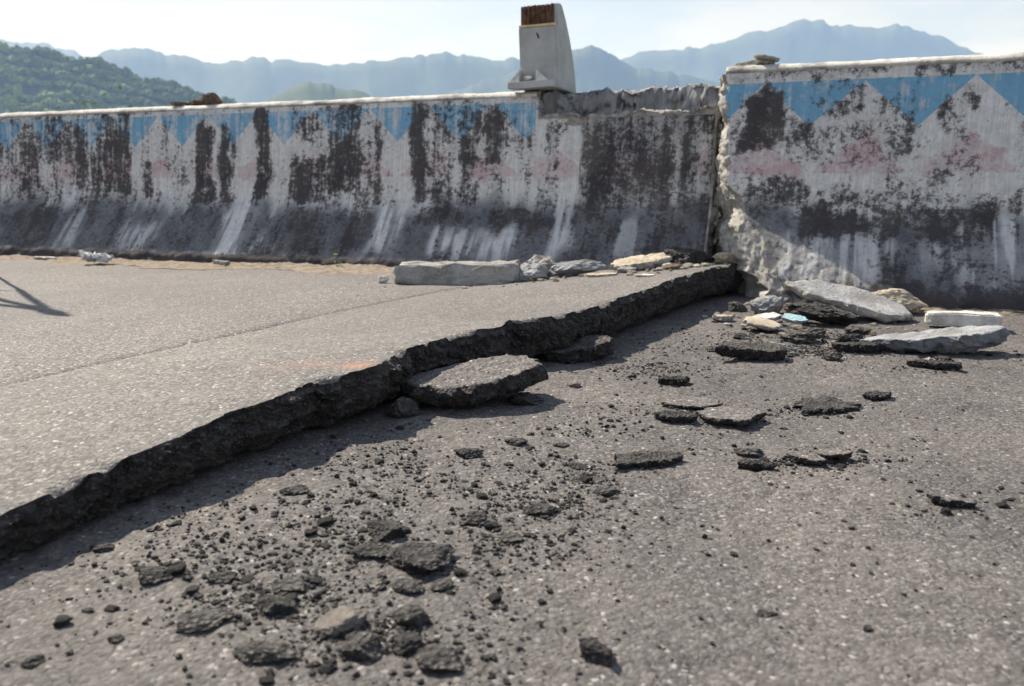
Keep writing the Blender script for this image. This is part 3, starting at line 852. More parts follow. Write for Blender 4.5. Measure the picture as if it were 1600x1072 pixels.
def barrier(name, s_vals, n0, zb, z_front, z_back, dark, pale, pink, zz, blue_top, label, end_fn=None, bare_fn=None, pink_tri=None, seed=0, base_stain=0.16, worn=0.0, blue_from=-9):
    """s_vals: from the broken end outwards. front face grid + broken top + back + end cap"""
    ns = len(s_vals)
    hv = np.concatenate([np.linspace(0, 0.045, 6), np.linspace(0.055, FOOT_Z, 40), np.linspace(FOOT_Z + 0.008, 1.0, 74)])
    S = np.repeat(s_vals[:, None], len(hv), 1)
    zf = z_front(s_vals)[:, None]
    top_h = zf - zb
    h = np.where(hv[None, :] <= FOOT_Z, hv[None, :], FOOT_Z + (hv[None, :] - FOOT_Z) / (1.0 - FOOT_Z) * (top_h - FOOT_Z))
    Nn = setback(h, 0.95)
    Z = zb + h
    if end_fn is not None:
        sgn = 1 if s_vals[-1] > s_vals[0] else -1
        d0 = np.abs(S - s_vals[0])
        e = end_fn(Z, np.zeros_like(Z))
        # squeeze: the end moves by e, fading out over 0.6 m
        S = S + sgn * e * (1 - np.clip(d0 / 0.9, 0, 1)) ** 2.0
    P = wall_pt(S, n0 + Nn, Z)
    rough = 0.0022 * fbm(np.stack([S * 9, Z * 9, Z * 0 + seed], -1), 4, seed) + 0.0016 * fbm(np.stack([S * 45, Z * 45, Z * 0], -1), 3, seed + 3)
    low = 1 - smooth(Z - zb, 0.0, 0.10)
    rough = rough + low * 0.010 * fbm(np.stack([S * 18, Z * 30, Z * 0 + 2], -1), 4, seed + 5)
    bare = np.zeros_like(S)
    if bare_fn is not None:
        bare = bare_fn(S, Z)
        wq = np.stack([S * 22, Z * 22, Z * 0 + 1], -1)
        _, wv1 = worley(wq + 0.3 * fbm(wq * 0.7, 2, seed)[..., None], seed + 40)
        _, wv2 = worley(wq * 2.9, seed + 41)
        rough = rough + bare * (0.010 + 0.010 * fbm(np.stack([S * 16, Z * 16, Z * 0 + 1], -1), 4, seed + 8) + 0.020 * (wv1 - 0.5) + 0.010 * (wv2 - 0.5))
    P[..., :2] += (NIN * 1.0) * rough[..., None]
    pl = patches(pale, S, Z, seed=seed + 1)
    drip = smooth(fbm(np.stack([S * 26, Z * 2.2, 0 * S], -1), 4, seed + 9), -0.40, 0.10)
    pl = pl * np.where(Z - zb < FOOT_Z + 0.02, 0.25 + 0.75 * drip, 0.55 + 0.45 * drip)
    stain = patches(dark, S, Z, seed=seed) * (1 - pl)
    stain = np.maximum(stain, np.where(Z - zb > FOOT_Z, base_stain, 0.30) * (1 - 0.8 * pl))
    if blue_from > 0:
        stain = np.maximum(stain, 0.66 * (S < 1.10) * (Z > 0.36) * (1 - 0.8 * pl))
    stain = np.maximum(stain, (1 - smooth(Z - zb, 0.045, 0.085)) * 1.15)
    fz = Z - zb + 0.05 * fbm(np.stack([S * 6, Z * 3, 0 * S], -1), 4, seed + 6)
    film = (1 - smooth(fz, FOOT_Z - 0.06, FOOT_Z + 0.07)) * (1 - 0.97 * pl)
    if blue_from > 0:
        film = np.maximum(film, 0.50 * (1 - smooth(S, 1.05, 1.12)) * (1 - 0.9 * pl))
    blue = smooth(Z - zigzag(S, zz), -0.006, 0.006) * (1 - smooth(Z, blue_top - 0.008, blue_top + 0.008)) * (S > blue_from)
    pinkm = np.maximum(patches(pink, S, Z, 0.02, 0.02, 0.02, seed + 2), pink_tri(S, Z))
    prof = np.concatenate([np.zeros((ns, 1)), np.cumsum(np.sqrt(np.diff(Nn, axis=1) ** 2 + np.diff(Z, axis=1) ** 2), 1)], 1)
    rows = [P]
    A = [np.stack([stain, film, blue, pinkm, bare, S, prof], -1)]
    # broken or plain top, and the back
    zbk = z_back(s_vals)[:, None]
    nb = n0 + 0.62
    m = 44
    tt = np.linspace(1 / m, 1, m)[None, :]
    brk = smooth(zbk - zf, 0.03, 0.08)
    nf = (n0 + Nn)[:, -1:]
    Ntop = nf + (nb - nf) * tt
    Ztop = zf + (zbk - zf) * smooth(tt + 0.05 * vnoise(np.stack([S[:, :1] * 9 + 0 * tt, 4 * tt + 0 * S[:, :1], 0 * tt + 0 * S[:, :1]], -1), 5), 0.26, 0.44) + brk * (0.014 * fbm(np.stack([S[:, :1] * 14 + 0 * tt, 6 * tt + 0 * S[:, :1], 0 * tt + 0 * S[:, :1]], -1), 4, seed + 11) * np.sin(np.clip(tt * 1.3, 0, 1) * math.pi))
    St = S[:, -1:] + 0 * tt
    Ntop = Ntop + brk * 0.02 * fbm(np.stack([St * 10, 5 * tt + 0 * St, 0 * St], -1), 3, seed + 12) * (tt < 0.97)
    wq = np.stack([St * 20, Ztop * 30, 5 * tt + 0 * St], -1)
    _, k1 = worley(wq + 0.3 * fbm(wq * 0.6, 2, 3)[..., None], seed + 14)
    _, k2 = worley(wq * 2.7, seed + 15)
    inn = smooth(tt, 0.02, 0.10) * (1 - smooth(tt, 0.85, 0.97))
    Ntop = Ntop + brk * inn * (0.045 * (k1 - 0.5) + 0.020 * (k2 - 0.5))
    Ztop = Ztop + brk * inn * (0.022 * (k1 - 0.5) + 0.012 * (k2 - 0.5))
    rows.append(wall_pt(St, Ntop, Ztop))
    one = np.ones_like(St)
    A.append(np.stack([0 * one + 0.30, 0.80 * brk + 0 * one, 0 * one, 0 * one, brk * (0.26 + 0.6 * (tt < 0.10)) + 0 * one, St, prof[:, -1:] + tt * 0.28], -1))  # film darkens the broken top's face to paint its shade
    zb2 = np.linspace(0.9, 0, 6)[None, :]
    Sb = S[:, -1:] + 0 * zb2
    rows.append(wall_pt(Sb, nb + 0 * Sb, Ztop[:, -1:] * zb2 + zb * (1 - zb2)))
    one = np.ones_like(Sb)
    A.append(np.stack([0.5 * one, 0 * one, 0 * one, 0 * one, 0 * one, Sb, 2 + zb2 * one], -1))
    V = np.concatenate(rows, 1)
    AT = np.concatenate(A, 1)
    nr = V.shape[1]
    flip = s_vals[-1] < s_vals[0]
    faces = grid_faces(ns, nr, flip=not flip)
    verts = V.reshape(-1, 3)
    attrs = AT.reshape(-1, AT.shape[-1])
    # end cap: from the front profile to the back, rough concrete
    kf = len(hv)
    front = V[0, :kf]
    ncap = 26
    cap = []
    for q in np.linspace(0, 1, ncap):
        zz_ = front[:, 2]
        nfr = front[:, :2] @ NIN
        sfr = front[:, :2] @ AX
        sgn = 1 if s_vals[-1] > s_vals[0] else -1
        s_end = s_vals[0] + sgn * (end_fn(zz_, np.full_like(zz_, q)) if end_fn is not None else 0 * zz_)
        n_ = nfr * (1 - q) + nb * q
        s_ = sfr if q == 0 else s_end
        amp = 0.0 if q in (0.0,) else 1.0
        zt = zz_ + (Ztop[0, -1] - zz_[-1]) * q * smooth(zz_, zz_[-1] - 0.25, zz_[-1])
        s_ = s_ + amp * sgn * (0.016 * fbm(np.stack([n_ * 12, zz_ * 12, 0 * zz_], -1), 4, seed + 21) + 0.006 * fbm(np.stack([n_ * 50, zz_ * 50, 0 * zz_], -1), 3, seed + 23))
        _, cv1 = worley(np.stack([n_ * 20, zz_ * 20, 0 * zz_], -1), seed + 50)
        _, cv2 = worley(np.stack([n_ * 55, zz_ * 55, 0 * zz_], -1), seed + 51)
        s_ = s_ + amp * sgn * (0.020 * (cv1 - 0.5) + 0.010 * (cv2 - 0.5))
        cap.append(wall_pt(s_, n_, zt))
    cap = np.stack(cap, 0)
    off = len(verts)
    verts = np.concatenate([verts, cap.reshape(-1, 3)])
    ca = np.zeros((ncap * kf, attrs.shape[1]))
    ca[:, 4] = 1
    ca[:kf, 4] = 0.7
    ca[:, 5] = cap.reshape(-1, 3)[:, :2] @ NIN
    ca[:, 6] = cap.reshape(-1, 3)[:, 2]
    attrs = np.concatenate([attrs, ca])
    faces = np.concatenate([faces, grid_faces(ncap, kf, off, flip=flip)])
    me = mesh_np(name, verts, faces)
    for i, nm in enumerate(("stain", "film", "blue", "pink", "bare")):
        add_float_attr(me, nm, attrs[:, i])
    add_float_attr(me, "worn", np.full(len(verts), worn))
    set_uv(me, attrs[:, 5:7])
    return me

def dense(a, b, far, step=0.009, coarse=0.06):
    sg = 1 if b > a else -1
    return np.concatenate([np.arange(a, b, sg * step), np.arange(b, far, sg * coarse)])

# left barrier, top broken away on the last 0.9 m beside the gap
def l_front(s):
    p = np.stack([s * 9, s * 0, s * 0], -1)
    broken = 0.828 + 0.014 * fbm(p, 4, 71) + 0.012 * (worley(p * 3, 72)[1] - 0.5) + 0.012 * smooth(s, 0.75, 0.5)
    return np.where(s > 1.345, 0.928, np.where(s > 1.33, 0.828 + (s - 1.33) / 0.015 * 0.10, broken))
def l_back(s):
    p = np.stack([s * 7, s * 0 + 3, s * 0], -1)
    return np.where(s > 1.345, 0.928, 0.957 + 0.004 * fbm(p, 4, 73) + 0.007 * (worley(p * 4, 74)[1] - 0.5))
def l_bare(s, z):
    crack = 1.085 + 0.012 * fbm(np.stack([z * 9, z * 0, z * 0], -1), 4, 75) - 0.05 * (z - 0.6)
    b = np.exp(-((s - crack) / 0.007) ** 2) * 0.75 * smooth(z, 0.35, 0.45)
    lip = smooth(z, 0.80, 0.826) * (s < 1.34) * (s > 0.40) * 0.8
    chip = np.exp(-(((s - 1.13) / 0.07) ** 2 + ((z - 0.80) / 0.03) ** 2)) * 0.9
    low = np.exp(-(((s - 0.95) / 0.035) ** 2 + ((z - 0.22) / 0.12) ** 2)) * 0.45
    endz = 0.8 * (1 - smooth(s, 0.44, 0.452))
    return np.clip(np.maximum.reduce([b, lip, chip, low, endz]), 0, 1)
bl_root = bpy.data.objects.new("concrete_barrier", None)
COL.objects.link(bl_root)
bl_root.location = (*(AX * 2.5 + NIN * (L_N + 0.3)), 0)
tag(bl_root, "long left concrete parapet with broken top beside the gap, faded blue teeth and black streaks", "barrier", "painted bridge parapets")
me = barrier("body", dense(0.435, 5.35, 9.0), L_N, L_BASE, l_front, l_back, L_DARK, L_PALE, L_PINK, LZ, 0.902, "", bare_fn=l_bare, pink_tri=tri_band([1.404 + 0.1855 + 0.371 * k for k in range(-3, 22)], 0.525, 0.665, 0.185), seed=101, base_stain=0.36, worn=0.40, blue_from=1.345)
def under(o, root):
    o.parent = root
    o.matrix_parent_inverse = Matrix.Translation(-root.location)
    return o
under(link("body", me, M_BARRIER), bl_root)

# right barrier, front corner of its end spalled off
def r_end(z, q):
    c = np.interp(z, [0, 0.08, 0.2, 0.3, 0.42, 0.6, 0.85, 1.0], [0.30, 0.27, 0.21, 0.15, 0.085, 0.06, 0.035, 0.02])
    c = c * (1 + 0.35 * fbm(np.stack([z * 8, z * 0, z * 0], -1), 4, 81))
    return c * (1 - q) ** 1.3
def r_bare(s, z):
    edge = 0.42 - np.interp(z, [0, 0.08, 0.2, 0.3, 0.42, 0.6, 0.85, 1.0], [0.36, 0.33, 0.26, 0.20, 0.11, 0.075, 0.045, 0.025])
    edge = edge + 0.03 * fbm(np.stack([z * 12, s * 12, z * 0], -1), 4, 83)
    b = smooth(s, edge - 0.012, edge + 0.012) * 0.95
    # thin spall on the foot; its pale triangle paints in the sunlit patch
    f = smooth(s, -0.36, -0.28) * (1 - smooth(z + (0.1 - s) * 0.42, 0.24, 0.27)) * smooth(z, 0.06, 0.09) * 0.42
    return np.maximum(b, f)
br_root = bpy.data.objects.new("concrete_barrier", None)
COL.objects.link(br_root)
br_root.location = (*(AX * -1.0 + NIN * (R_N + 0.3)), 0)
tag(br_root, "right concrete parapet with bright blue zigzag teeth and a spalled pale end", "barrier", "painted bridge parapets")
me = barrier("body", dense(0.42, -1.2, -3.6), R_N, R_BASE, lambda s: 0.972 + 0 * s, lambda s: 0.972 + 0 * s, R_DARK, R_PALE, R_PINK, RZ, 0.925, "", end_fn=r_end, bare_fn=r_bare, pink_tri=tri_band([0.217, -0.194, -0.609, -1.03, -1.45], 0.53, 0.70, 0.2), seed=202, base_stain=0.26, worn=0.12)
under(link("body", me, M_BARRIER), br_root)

def coping(s_vals, n0, z0, z1, seed, root, nf=0.333, wear=0.004):
    """slightly proud cap along the top, its front edge chamfered"""
    prof = [(nf + 0.010, z0 - 0.004), (nf - 0.004, z0 + 0.004), (nf - 0.003, z0 + 0.010), (nf + 0.012, z1 - 0.012), (nf + 0.030, z1 - 0.003), (nf + 0.060, z1), (nf + 0.16, z1 + 0.002), (nf + 0.28, z1), (nf + 0.295, z1 - 0.012), (nf + 0.292, z0 - 0.004)]
    rows = []
    for n_, z_ in prof:
        w1 = fbm(np.stack([s_vals * 6, s_vals * 0 + n_ * 30, s_vals * 0], -1), 4, seed)
        w2 = fbm(np.stack([s_vals * 40, s_vals * 0 + n_ * 30, s_vals * 0 + z_ * 20], -1), 3, seed + 3)
        rows.append(wall_pt(s_vals, n0 + n_ + wear * 0.5 * w2, z_ + wear * 0.6 * w1 + wear * 0.4 * w2))
    V = np.stack(rows, 1)
    nr = len(prof)
    f = grid_faces(len(s_vals), nr, flip=not (s_vals[-1] < s_vals[0])).tolist()
    f.append([k for k in range(nr)])
    f.append([(len(s_vals) - 1) * nr + k for k in range(nr)][::-1])
    return under(link("coping", mesh_np("coping", V.reshape(-1, 3), f), M_COPING), root)
coping(dense(1.347, 5.35, 9.0, 0.012), L_N, 0.930, L_TOP, 301, bl_root, 0.338)
coping(dense(0.385, -1.2, -3.6, 0.012), R_N, 0.974, R_TOP, 302, br_root, 0.338)

# ------------------------------------------------------------------ hills and the air
def view_dir(u, v):
    """direction for a position in a 1600 x 1072 frame: used once, to place the far skyline"""
    f = 1244.4
    p = R(PITCH)
    x = (u - 800) / f
    yc = -(v - 536) / f
    return x, math.cos(p) + yc * math.sin(p), -math.sin(p) + yc * math.cos(p)

def ridge(name, sky, D, depth, mat, label, seed, base=-14.0, nx=420, ny=46, rough=0.06, fr=1.0, canopy=0.0, power=1.25):
    tx, tz = [], []
    for u, v in sky:
        x, y, z = view_dir(u, v)
        tx.append(x / y * D)
        tz.append(CAM_H + z / y * D)
    xs = np.linspace(min(tx), max(tx), nx)
    h = np.interp(xs, tx, tz)
    ker = np.hanning(5); ker /= ker.sum()
    h = np.convolve(np.pad(h, 2, mode='edge'), ker, 'valid')
    q = np.linspace(-1, 1, ny)
    Xg, Q = np.meshgrid(xs, q, indexing='ij')
    ks = np.hanning(61); ks /= ks.sum()
    hs = np.convolve(np.pad(h, 30, mode='edge'), ks, 'valid')
    cw = np.exp(-(q / 0.10) ** 2)[None, :]
    Hh = h[:, None] * cw + np.minimum(hs, h + 0.06 * np.abs(h))[:, None] * (1 - cw)
    fall = (1 - np.abs(Q)) ** power
    p = np.stack([Xg / D * 9 * fr, Q * 3 * fr, 0 * Xg], -1)
    n = fbm(p, 5, seed)
    spur = np.abs(fbm(np.stack([Xg / D * 14 * fr, Q * 4.5, 0 * Xg + 7], -1), 4, seed + 3))
    Zg = base + (Hh - base) * fall * (1 - (1 - fall) * 0.9 * (0.55 + 0.35 * spur)) + (Hh - base) * rough * n * np.minimum(np.abs(Q) * 3, 1) * fall
    crest = np.exp(-(Q / 0.06) ** 2)
    Zg += crest * (Hh - base) * 0.018 * fbm(np.stack([Xg / D * 90, 0 * Xg, 0 * Xg], -1), 4, seed + 5)
    if canopy:
        Zg += canopy * fbm(np.stack([Xg / 9, Q * depth / 9, 0 * Xg], -1), 3, seed + 8) * (fall > 0.02)
    V = np.stack([Xg * (1 + Q * depth / D), D + Q * depth, Zg], -1)
    o = link(name, mesh_np(name, V.reshape(-1, 3), grid_faces(nx, ny)), mat)
    tag(o, label, kind="structure")
    return V

M_MOUNT = simple_material("far wooded mountain", (0.028, 0.045, 0.018), (0.075, 0.10, 0.040), 0.012, 0.95, 0)
M_HILL = simple_material("wooded hill floor", (0.03, 0.045, 0.015), (0.07, 0.09, 0.03), 0.05, 0.95, 0)
M_GREENHILL = simple_material("wooded low hill", (0.035, 0.058, 0.020), (0.075, 0.105, 0.034), 0.035, 0.95, 0)
ridge("hill", [(-900, 40), (-500, 60), (-250, 52), (-80, 60), (0, 70), (30, 72), (80, 80), (130, 92), (170, 102), (220, 120), (280, 132), (330, 152), (370, 164), (460, 182), (600, 225), (760, 272)], 640, 330, M_HILL, "green wooded hill at the far left behind the parapet", 401, nx=260, ny=50, canopy=1.2)
ridge("hill", [(240, 240), (330, 190), (400, 158), (425, 148), (450, 130), (480, 121), (510, 124), (560, 137), (600, 148), (650, 168), (760, 210), (900, 250)], 1000, 340, M_GREENHILL, "small hazy wooded hill behind the middle of the left parapet", 402, rough=0.08)
ridge("hill", [(-1500, 60), (-900, 30), (-400, 55), (-100, 40), (0, 52), (60, 58), (110, 70), (140, 80), (250, 110), (400, 150), (600, 200)], 2500, 700, M_MOUNT, "pale blue far ridge above the wooded hill", 403)
ridge("hill", [(-300, 190), (0, 140), (100, 100), (145, 82), (165, 70), (205, 63), (240, 73), (290, 81), (350, 89), (400, 82), (450, 86), (500, 92), (596, 88), (623, 82), (664, 80), (697, 74), (724, 78), (746, 84), (804, 82), (860, 100), (950, 130), (1200, 200)], 2050, 600, M_MOUNT, "long pale blue ridge behind the left parapet", 404)
ridge("hill", [(600, 170), (700, 140), (800, 105), (850, 85), (895, 64), (918, 59), (940, 65), (960, 80), (990, 93), (1040, 105), (1100, 118), (1250, 160), (1400, 210)], 1750, 500, M_MOUNT, "blue pointed hill right of the broken post", 405)
ridge("hill", [(700, 190), (850, 130), (950, 92), (975, 80), (1000, 69), (1040, 71), (1100, 62), (1150, 46), (1200, 38), (1240, 26), (1275, 19), (1310, 30), (1370, 36), (1410, 28), (1430, 30), (1470, 46), (1500, 62), (1520, 74), (1560, 82), (1650, 100), (1900, 90), (2300, 130), (2900, 100)], 2500, 700, M_MOUNT, "tall blue mountain rising above the right parapet", 406)

# trees on the near hill: one mass of crowns
def forest():
    d, f = ico(2)
    rg = np.random.default_rng(5)
    n = 9000
    sky = [(-900, 40), (-500, 60), (-250, 52), (-80, 60), (0, 70), (30, 72), (80, 80), (130, 92), (170, 102), (220, 120), (280, 132), (330, 157), (370, 172), (460, 200), (600, 240)]
    D, depth = 640.0, 330.0
    tx, tz = [], []
    for u, v in sky:
        x, y, z = view_dir(u, v)
        tx.append(x / y * D); tz.append(CAM_H + z / y * D)
    xs = rg.uniform(-560, -60, n)
    q = -rg.power(1.5, n) + 0.0
    q = -(1 - np.sqrt(rg.uniform(0, 1, n))) * 0.62
    h = np.interp(xs, tx, tz)
    hills = [o for o in COL.objects if o.get("label", "").startswith("green wooded hill")]
    me = hills[0].data
    co = np.zeros(len(me.vertices) * 3, np.float32); me.vertices.foreach_get("co", co)
    co = co.reshape(260, 50, 3)
    xi = np.linspace(min(tx), max([*tx, view_dir(760, 272)[0] / view_dir(760, 272)[1] * D]), 260)
    iu = np.clip(np.searchsorted(xi, xs), 0, 259)
    iv = np.clip(((q + 1) / 2 * 49).round().astype(int), 0, 49)
    base = co[iu, iv]
    vs, fs, cs = [], [], []
    for k in range(n):
        r = 1.0 + 2.2 * rg.random() ** 2.0
        j = 1 + 0.5 * rg.uniform(-1, 1, len(d))
        v = d * j[:, None] * np.array([r, r, r * rg.uniform(0.8, 1.25)])
        p = base[k] + np.array([rg.uniform(-2, 2), rg.uniform(-5, 5), r * 0.35])
        vs.append(v + p); fs.append(f + k * len(d)); cs.append(np.full(len(d), np.clip(0.45 + 0.45 * float(fbm(np.array([p[0] / 55, p[1] / 70, 0.0]), 3, 12)) + rg.normal() * 0.13, 0, 1)))
    m = mesh_np("forest", np.concatenate(vs), np.concatenate(fs), False)
    add_float_attr(m, "tone", np.concatenate(cs))
    t = NT("tree crowns")
    c = t.ramp(t.attr("tone"), [(0.0, (0.060, 0.092, 0.020)), (0.55, (0.105, 0.155, 0.030)), (1.0, (0.19, 0.25, 0.050))])
    mat = t.done(c, None, 0.85)
    tag(link("forest", m, mat), "dense green trees covering the hill at the far left", "forest", kind="stuff")
forest()

# ------------------------------------------------------------------ sand and dirt along the barrier feet
def sand_strip(s0, s1, n0, width, zfun, seed, name, label, hgt=0.012):
    s = np.arange(s0, s1, 0.012)
    q = np.linspace(0, 1, 26)
    S, Q = np.meshgrid(s, q, indexing='ij')
    wv = width * (1 + 0.35 * fbm(np.stack([S * 2.2, 0 * S, 0 * S], -1), 4, seed))
    n = n0 + 0.03 - wv * Q
    n = n + 0.03 * Q * fbm(np.stack([S * 14, Q * 3, 0 * S], -1), 4, seed + 1)
    P = wall_pt(S, n, 0 * S)
    prof = (1 - Q) ** 0.8
    z = zfun(S, n) - 0.006 + hgt * prof * (0.9 + 0.5 * fbm(np.stack([S * 7, Q * 2, 0 * S], -1), 4, seed + 2)) + 0.004 * fbm(P * np.array([60, 60, 0]), 3, seed + 4) * (1 - Q ** 3)
    P[..., 2] = z
    tag(link(name, mesh_np(name, P.reshape(-1, 3), grid_faces(len(s), len(q))), M_SAND), label, "sand", kind="stuff")
def lz(S, n):
    d = np.clip((S - 1.55), 0, 2.6)
    return 0.060 + (L_BASE + 0.004 - 0.060) * smooth(d, 0, 2.6)
sand_strip(1.6, 7.5, L_N, 0.30, lz, 501, "sand", "tan sand drifted along the foot of the left parapet", 0.016)
sand_strip(-3.0, -0.30, R_N, 0.13, lambda S, n: 0 * S, 502, "sand", "tan sand along the foot of the right parapet", 0.016)

# ------------------------------------------------------------------ placing helpers
ROT_WALL = math.atan2(-0.344, 0.939)
def rest(o, z, sink=0.004):
    """lower or raise a thing so that its lowest point lies just in the surface at height z"""
    me = o.data
    co = np.zeros(len(me.vertices) * 3, np.float32)
    me.vertices.foreach_get("co", co)
    M = np.array(o.rotation_euler.to_matrix())
    zz = (co.reshape(-1, 3) @ M.T)[:, 2] * o.scale[2]
    o.location.z = z - zz.min() - sink
    return o

def rz(x, y):
    return float(right_z(np.array(x, float), np.array(y, float)))

def rock(name, label, cat, x, y, dims, seed, mat, rot=(0, 0, 0), z=None, sub=4, group=None, sink=0.004, **kw):
    o = link(name, rock_mesh(name, dims, seed, sub, **kw), mat, None, (x, y, 0), tuple(R(a) for a in rot))
    rest(o, rz(x, y) if z is None else z, sink)
    return tag(o, label, cat, group)

def plate(name, label, cat, x, y, dx, dy, t, seed, mats, rot=(0, 0, 0), z=None, group=None, sink=0.004, **kw):
    o = link(name, plate_mesh(name, dx, dy, t, seed, **kw), mats, None, (x, y, 0), tuple(R(a) for a in rot))
    rest(o, rz(x, y) if z is None else z, sink)
    return tag(o, label, cat, group)

# ------------------------------------------------------------------ the broken post standing on the parapet
def post():
    root = bpy.data.objects.new("railing_post", None)
    COL.objects.link(root)
    p = wall_pt(1.44, L_N + 0.335, L_TOP + 0.002)
    root.location = p.tolist()
    root.rotation_euler = (0, R(-1.2), ROT_WALL)
    root.scale = (1, 1, 0.955)
    tag(root, "broken pale concrete railing post with a rusty top standing on the left parapet", "post")
    prof = [(0.0, 0.0), (0.004, 0.10), (-0.002, 0.20), (-0.008, 0.314), (0.026, 0.322), (0.030, 0.43), (0.10, 0.442), (0.122, 0.434), (0.185, 0.37), (0.245, 0.29), (0.295, 0.20), (0.33, 0.10), (0.35, 0.0)]
    wx = 0.205
    bm = bmesh.new()
    a = [bm.verts.new((0, y, z)) for y, z in prof]
    b = [bm.verts.new((wx - 0.01 * z / 0.44, y, z)) for y, z in prof]
    bm.faces.new(a)
    bm.faces.new(b[::-1])
    for i in range(len(prof)):
        j = (i + 1) % len(prof)
        bm.faces.new((a[j], a[i], b[i], b[j]))
    bmesh.ops.recalc_face_normals(bm, faces=bm.faces[:])
    bmesh.ops.bevel(bm, geom=bm.edges[:], offset=0.004, segments=2, affect='EDGES')
    me = bpy.data.meshes.new("shaft"); bm.to_mesh(me); bm.free()
    link("shaft", me, M_POST, root)
    # rusty ribbed core on the stepped-back top
    vs, fs = [], []
    nrib = 72
    for k in range(nrib + 1):
        x = 0.006 + (wx - 0.03) * k / nrib
        wv = 0.005 * math.sin(k * 0.62) + 0.004 * float(fbm(np.array([k * 0.37, 0.0, 0.0]), 3, 7))
        for z in (0.326, 0.35, 0.375, 0.40, 0.425):
            vs.append((x, 0.018 + wv + 0.003 * float(vnoise(np.array([k * 0.3, z * 60, 0.0]), 9)), z + (0.006 * float(vnoise(np.array([k * 0.25, 3.0, 0.0]), 4)) if z > 0.42 else 0)))
    n5 = 5
    f = grid_faces(nrib + 1, n5).tolist()
    base = len(vs)
    core = mesh_np("core", np.array(vs), f)
    link("core", core, M_RUST, root)
    lm = box_mesh("mortar_ledge", (wx - 0.012, 0.034, 0.012), 0.003, 0.0018, 3, 5)
    link("mortar_ledge", lm, M_YELLOW, root, (wx / 2 - 0.005, 0.006, 0.314))
    link("base_flange", box_mesh("base_flange", (0.245, 0.09, 0.034), 0.004, 0.001, 2, 3), M_POST, root, (0.075, -0.012, 0.0))
    for x0, x1 in ((-0.045, 0.012), (0.165, 0.10)):
        g = np.array([(x0, -0.05, 0.032), (x0, 0.01, 0.032), (x1, -0.05, 0.032), (x1, 0.01, 0.032), (x1, -0.035, 0.095), (x1, 0.01, 0.095)])
        fl = [[0, 2, 4], [1, 5, 3], [0, 4, 5, 1], [2, 3, 5, 4], [0, 1, 3, 2]]
        link("gusset", mesh_np("gusset", g, fl, False), M_WHITE, root)
    r = link("pebble", rock_mesh("pebble", (0.05, 0.04, 0.035), 9, 3), M_CONC, None)
    r.location = (root.matrix_basis @ Vector((0.055, -0.03, 0.034)))[:]
    tag(r, "small pale stone lodged in the foot of the broken post", "stone")
    # scratch mark on the front
    link("gouge", tube_mesh("gouge", [(0.095, -0.0045, 0.285), (0.103, -0.0048, 0.27), (0.108, -0.004, 0.255)], [0.003, 0.005, 0.004], 6), M_BROKEN, root)
post()

# things lying on the parapet tops
p = wall_pt(3.56, L_N + 0.42, 0); rock("earth_clod", "wide brown earth clod on the left parapet top", "clod", p[0], p[1], (0.20, 0.10, 0.055), 21, M_BROWN, (0, 0, -20), L_TOP, rough=0.16, fine=0.06)
p = wall_pt(3.46, L_N + 0.40, 0); rock("earth_clod", "taller rounded earth clod right end of the clump on the left parapet", "clod", p[0], p[1], (0.12, 0.10, 0.085), 22, M_BROWN, (0, 0, 10), L_TOP, rough=0.12, fine=0.06, crumble=0.10)
p = wall_pt(3.70, L_N + 0.38, 0); rock("earth_clod", "flat brown earth crumb left of the clods on the left parapet", "clod", p[0], p[1], (0.11, 0.07, 0.03), 23, M_BROWN, (0, 0, 0), L_TOP, rough=0.14)
p = wall_pt(0.27, R_N + 0.44, 0); plate("concrete_fragment", "flat grey concrete flake lying on the right parapet's broken corner", "fragment", p[0], p[1], 0.19, 0.13, 0.022, 24, [M_CONC, M_CONC], (0, -3, -20), R_TOP)
p = wall_pt(0.22, R_N + 0.40, 0); plate("concrete_fragment", "thin pale flake topmost on the right parapet's corner", "fragment", p[0], p[1], 0.11, 0.08, 0.014, 25, [M_CREAM, M_CONC], (4, 6, 30), R_TOP + 0.018)

# ------------------------------------------------------------------ rubble at the foot of the left parapet
def fallen_coping():
    root = bpy.data.objects.new("fallen_coping", None)
    COL.objects.link(root)
    x, y = -0.235, 3.47
    root.location = (x, y, left_z(x, y) - 0.004)
    root.rotation_euler = (R(-3), R(-1.0), R(-4))
    tag(root, "long fallen pale grey coping block lying before the left parapet", "coping block")
    link("block", box_mesh("block", (0.53, 0.16, 0.090), 0.012, 0.011, 7, 31), M_FALLEN, root)
    o = link("broken_end", rock_mesh("broken_end", (0.17, 0.15, 0.10), 32, 4, rough=0.1), M_CONCBLUE, root, (0.31, 0.012, 0.0))
    return root
M_FALLEN = concrete_material("fallen coping concrete", (0.36, 0.36, 0.345), 0.5, 0.8, 0.6, 0.4)
fallen_coping()
LW = []
def leftrub(fn, *a, **k):
    return fn(*a, **k)
def lr(x, y): return left_z(x, y)
rock("rubble_stone", "white cracked stone at the left end of the fallen coping block", "rubble", -0.56, 3.47, (0.05, 0.05, 0.04), 33, M_WHITE, z=lr(-0.56, 3.47))
rock("rubble_stone", "blue grey wedge of concrete right of the fallen coping block", "rubble", 0.27, 3.52, (0.26, 0.13, 0.075), 34, M_CONCBLUE, (0, -8, 8), lr(0.27, 3.52), rough=0.09)
rock("rubble_stone", "white ragged concrete lump behind the fallen coping block's broken end", "rubble", 0.12, 3.66, (0.20, 0.13, 0.12), 35, M_CONC, (0, 0, 15), lr(0.12, 3.66), rough=0.12)
plate("concrete_fragment", "long cream concrete flake tilted on the slab's upper corner", "fragment", 0.585, 3.62, 0.34, 0.13, 0.035, 36, [M_CREAM, M_CONC], (8, -7, 16), lr(0.585, 3.62))
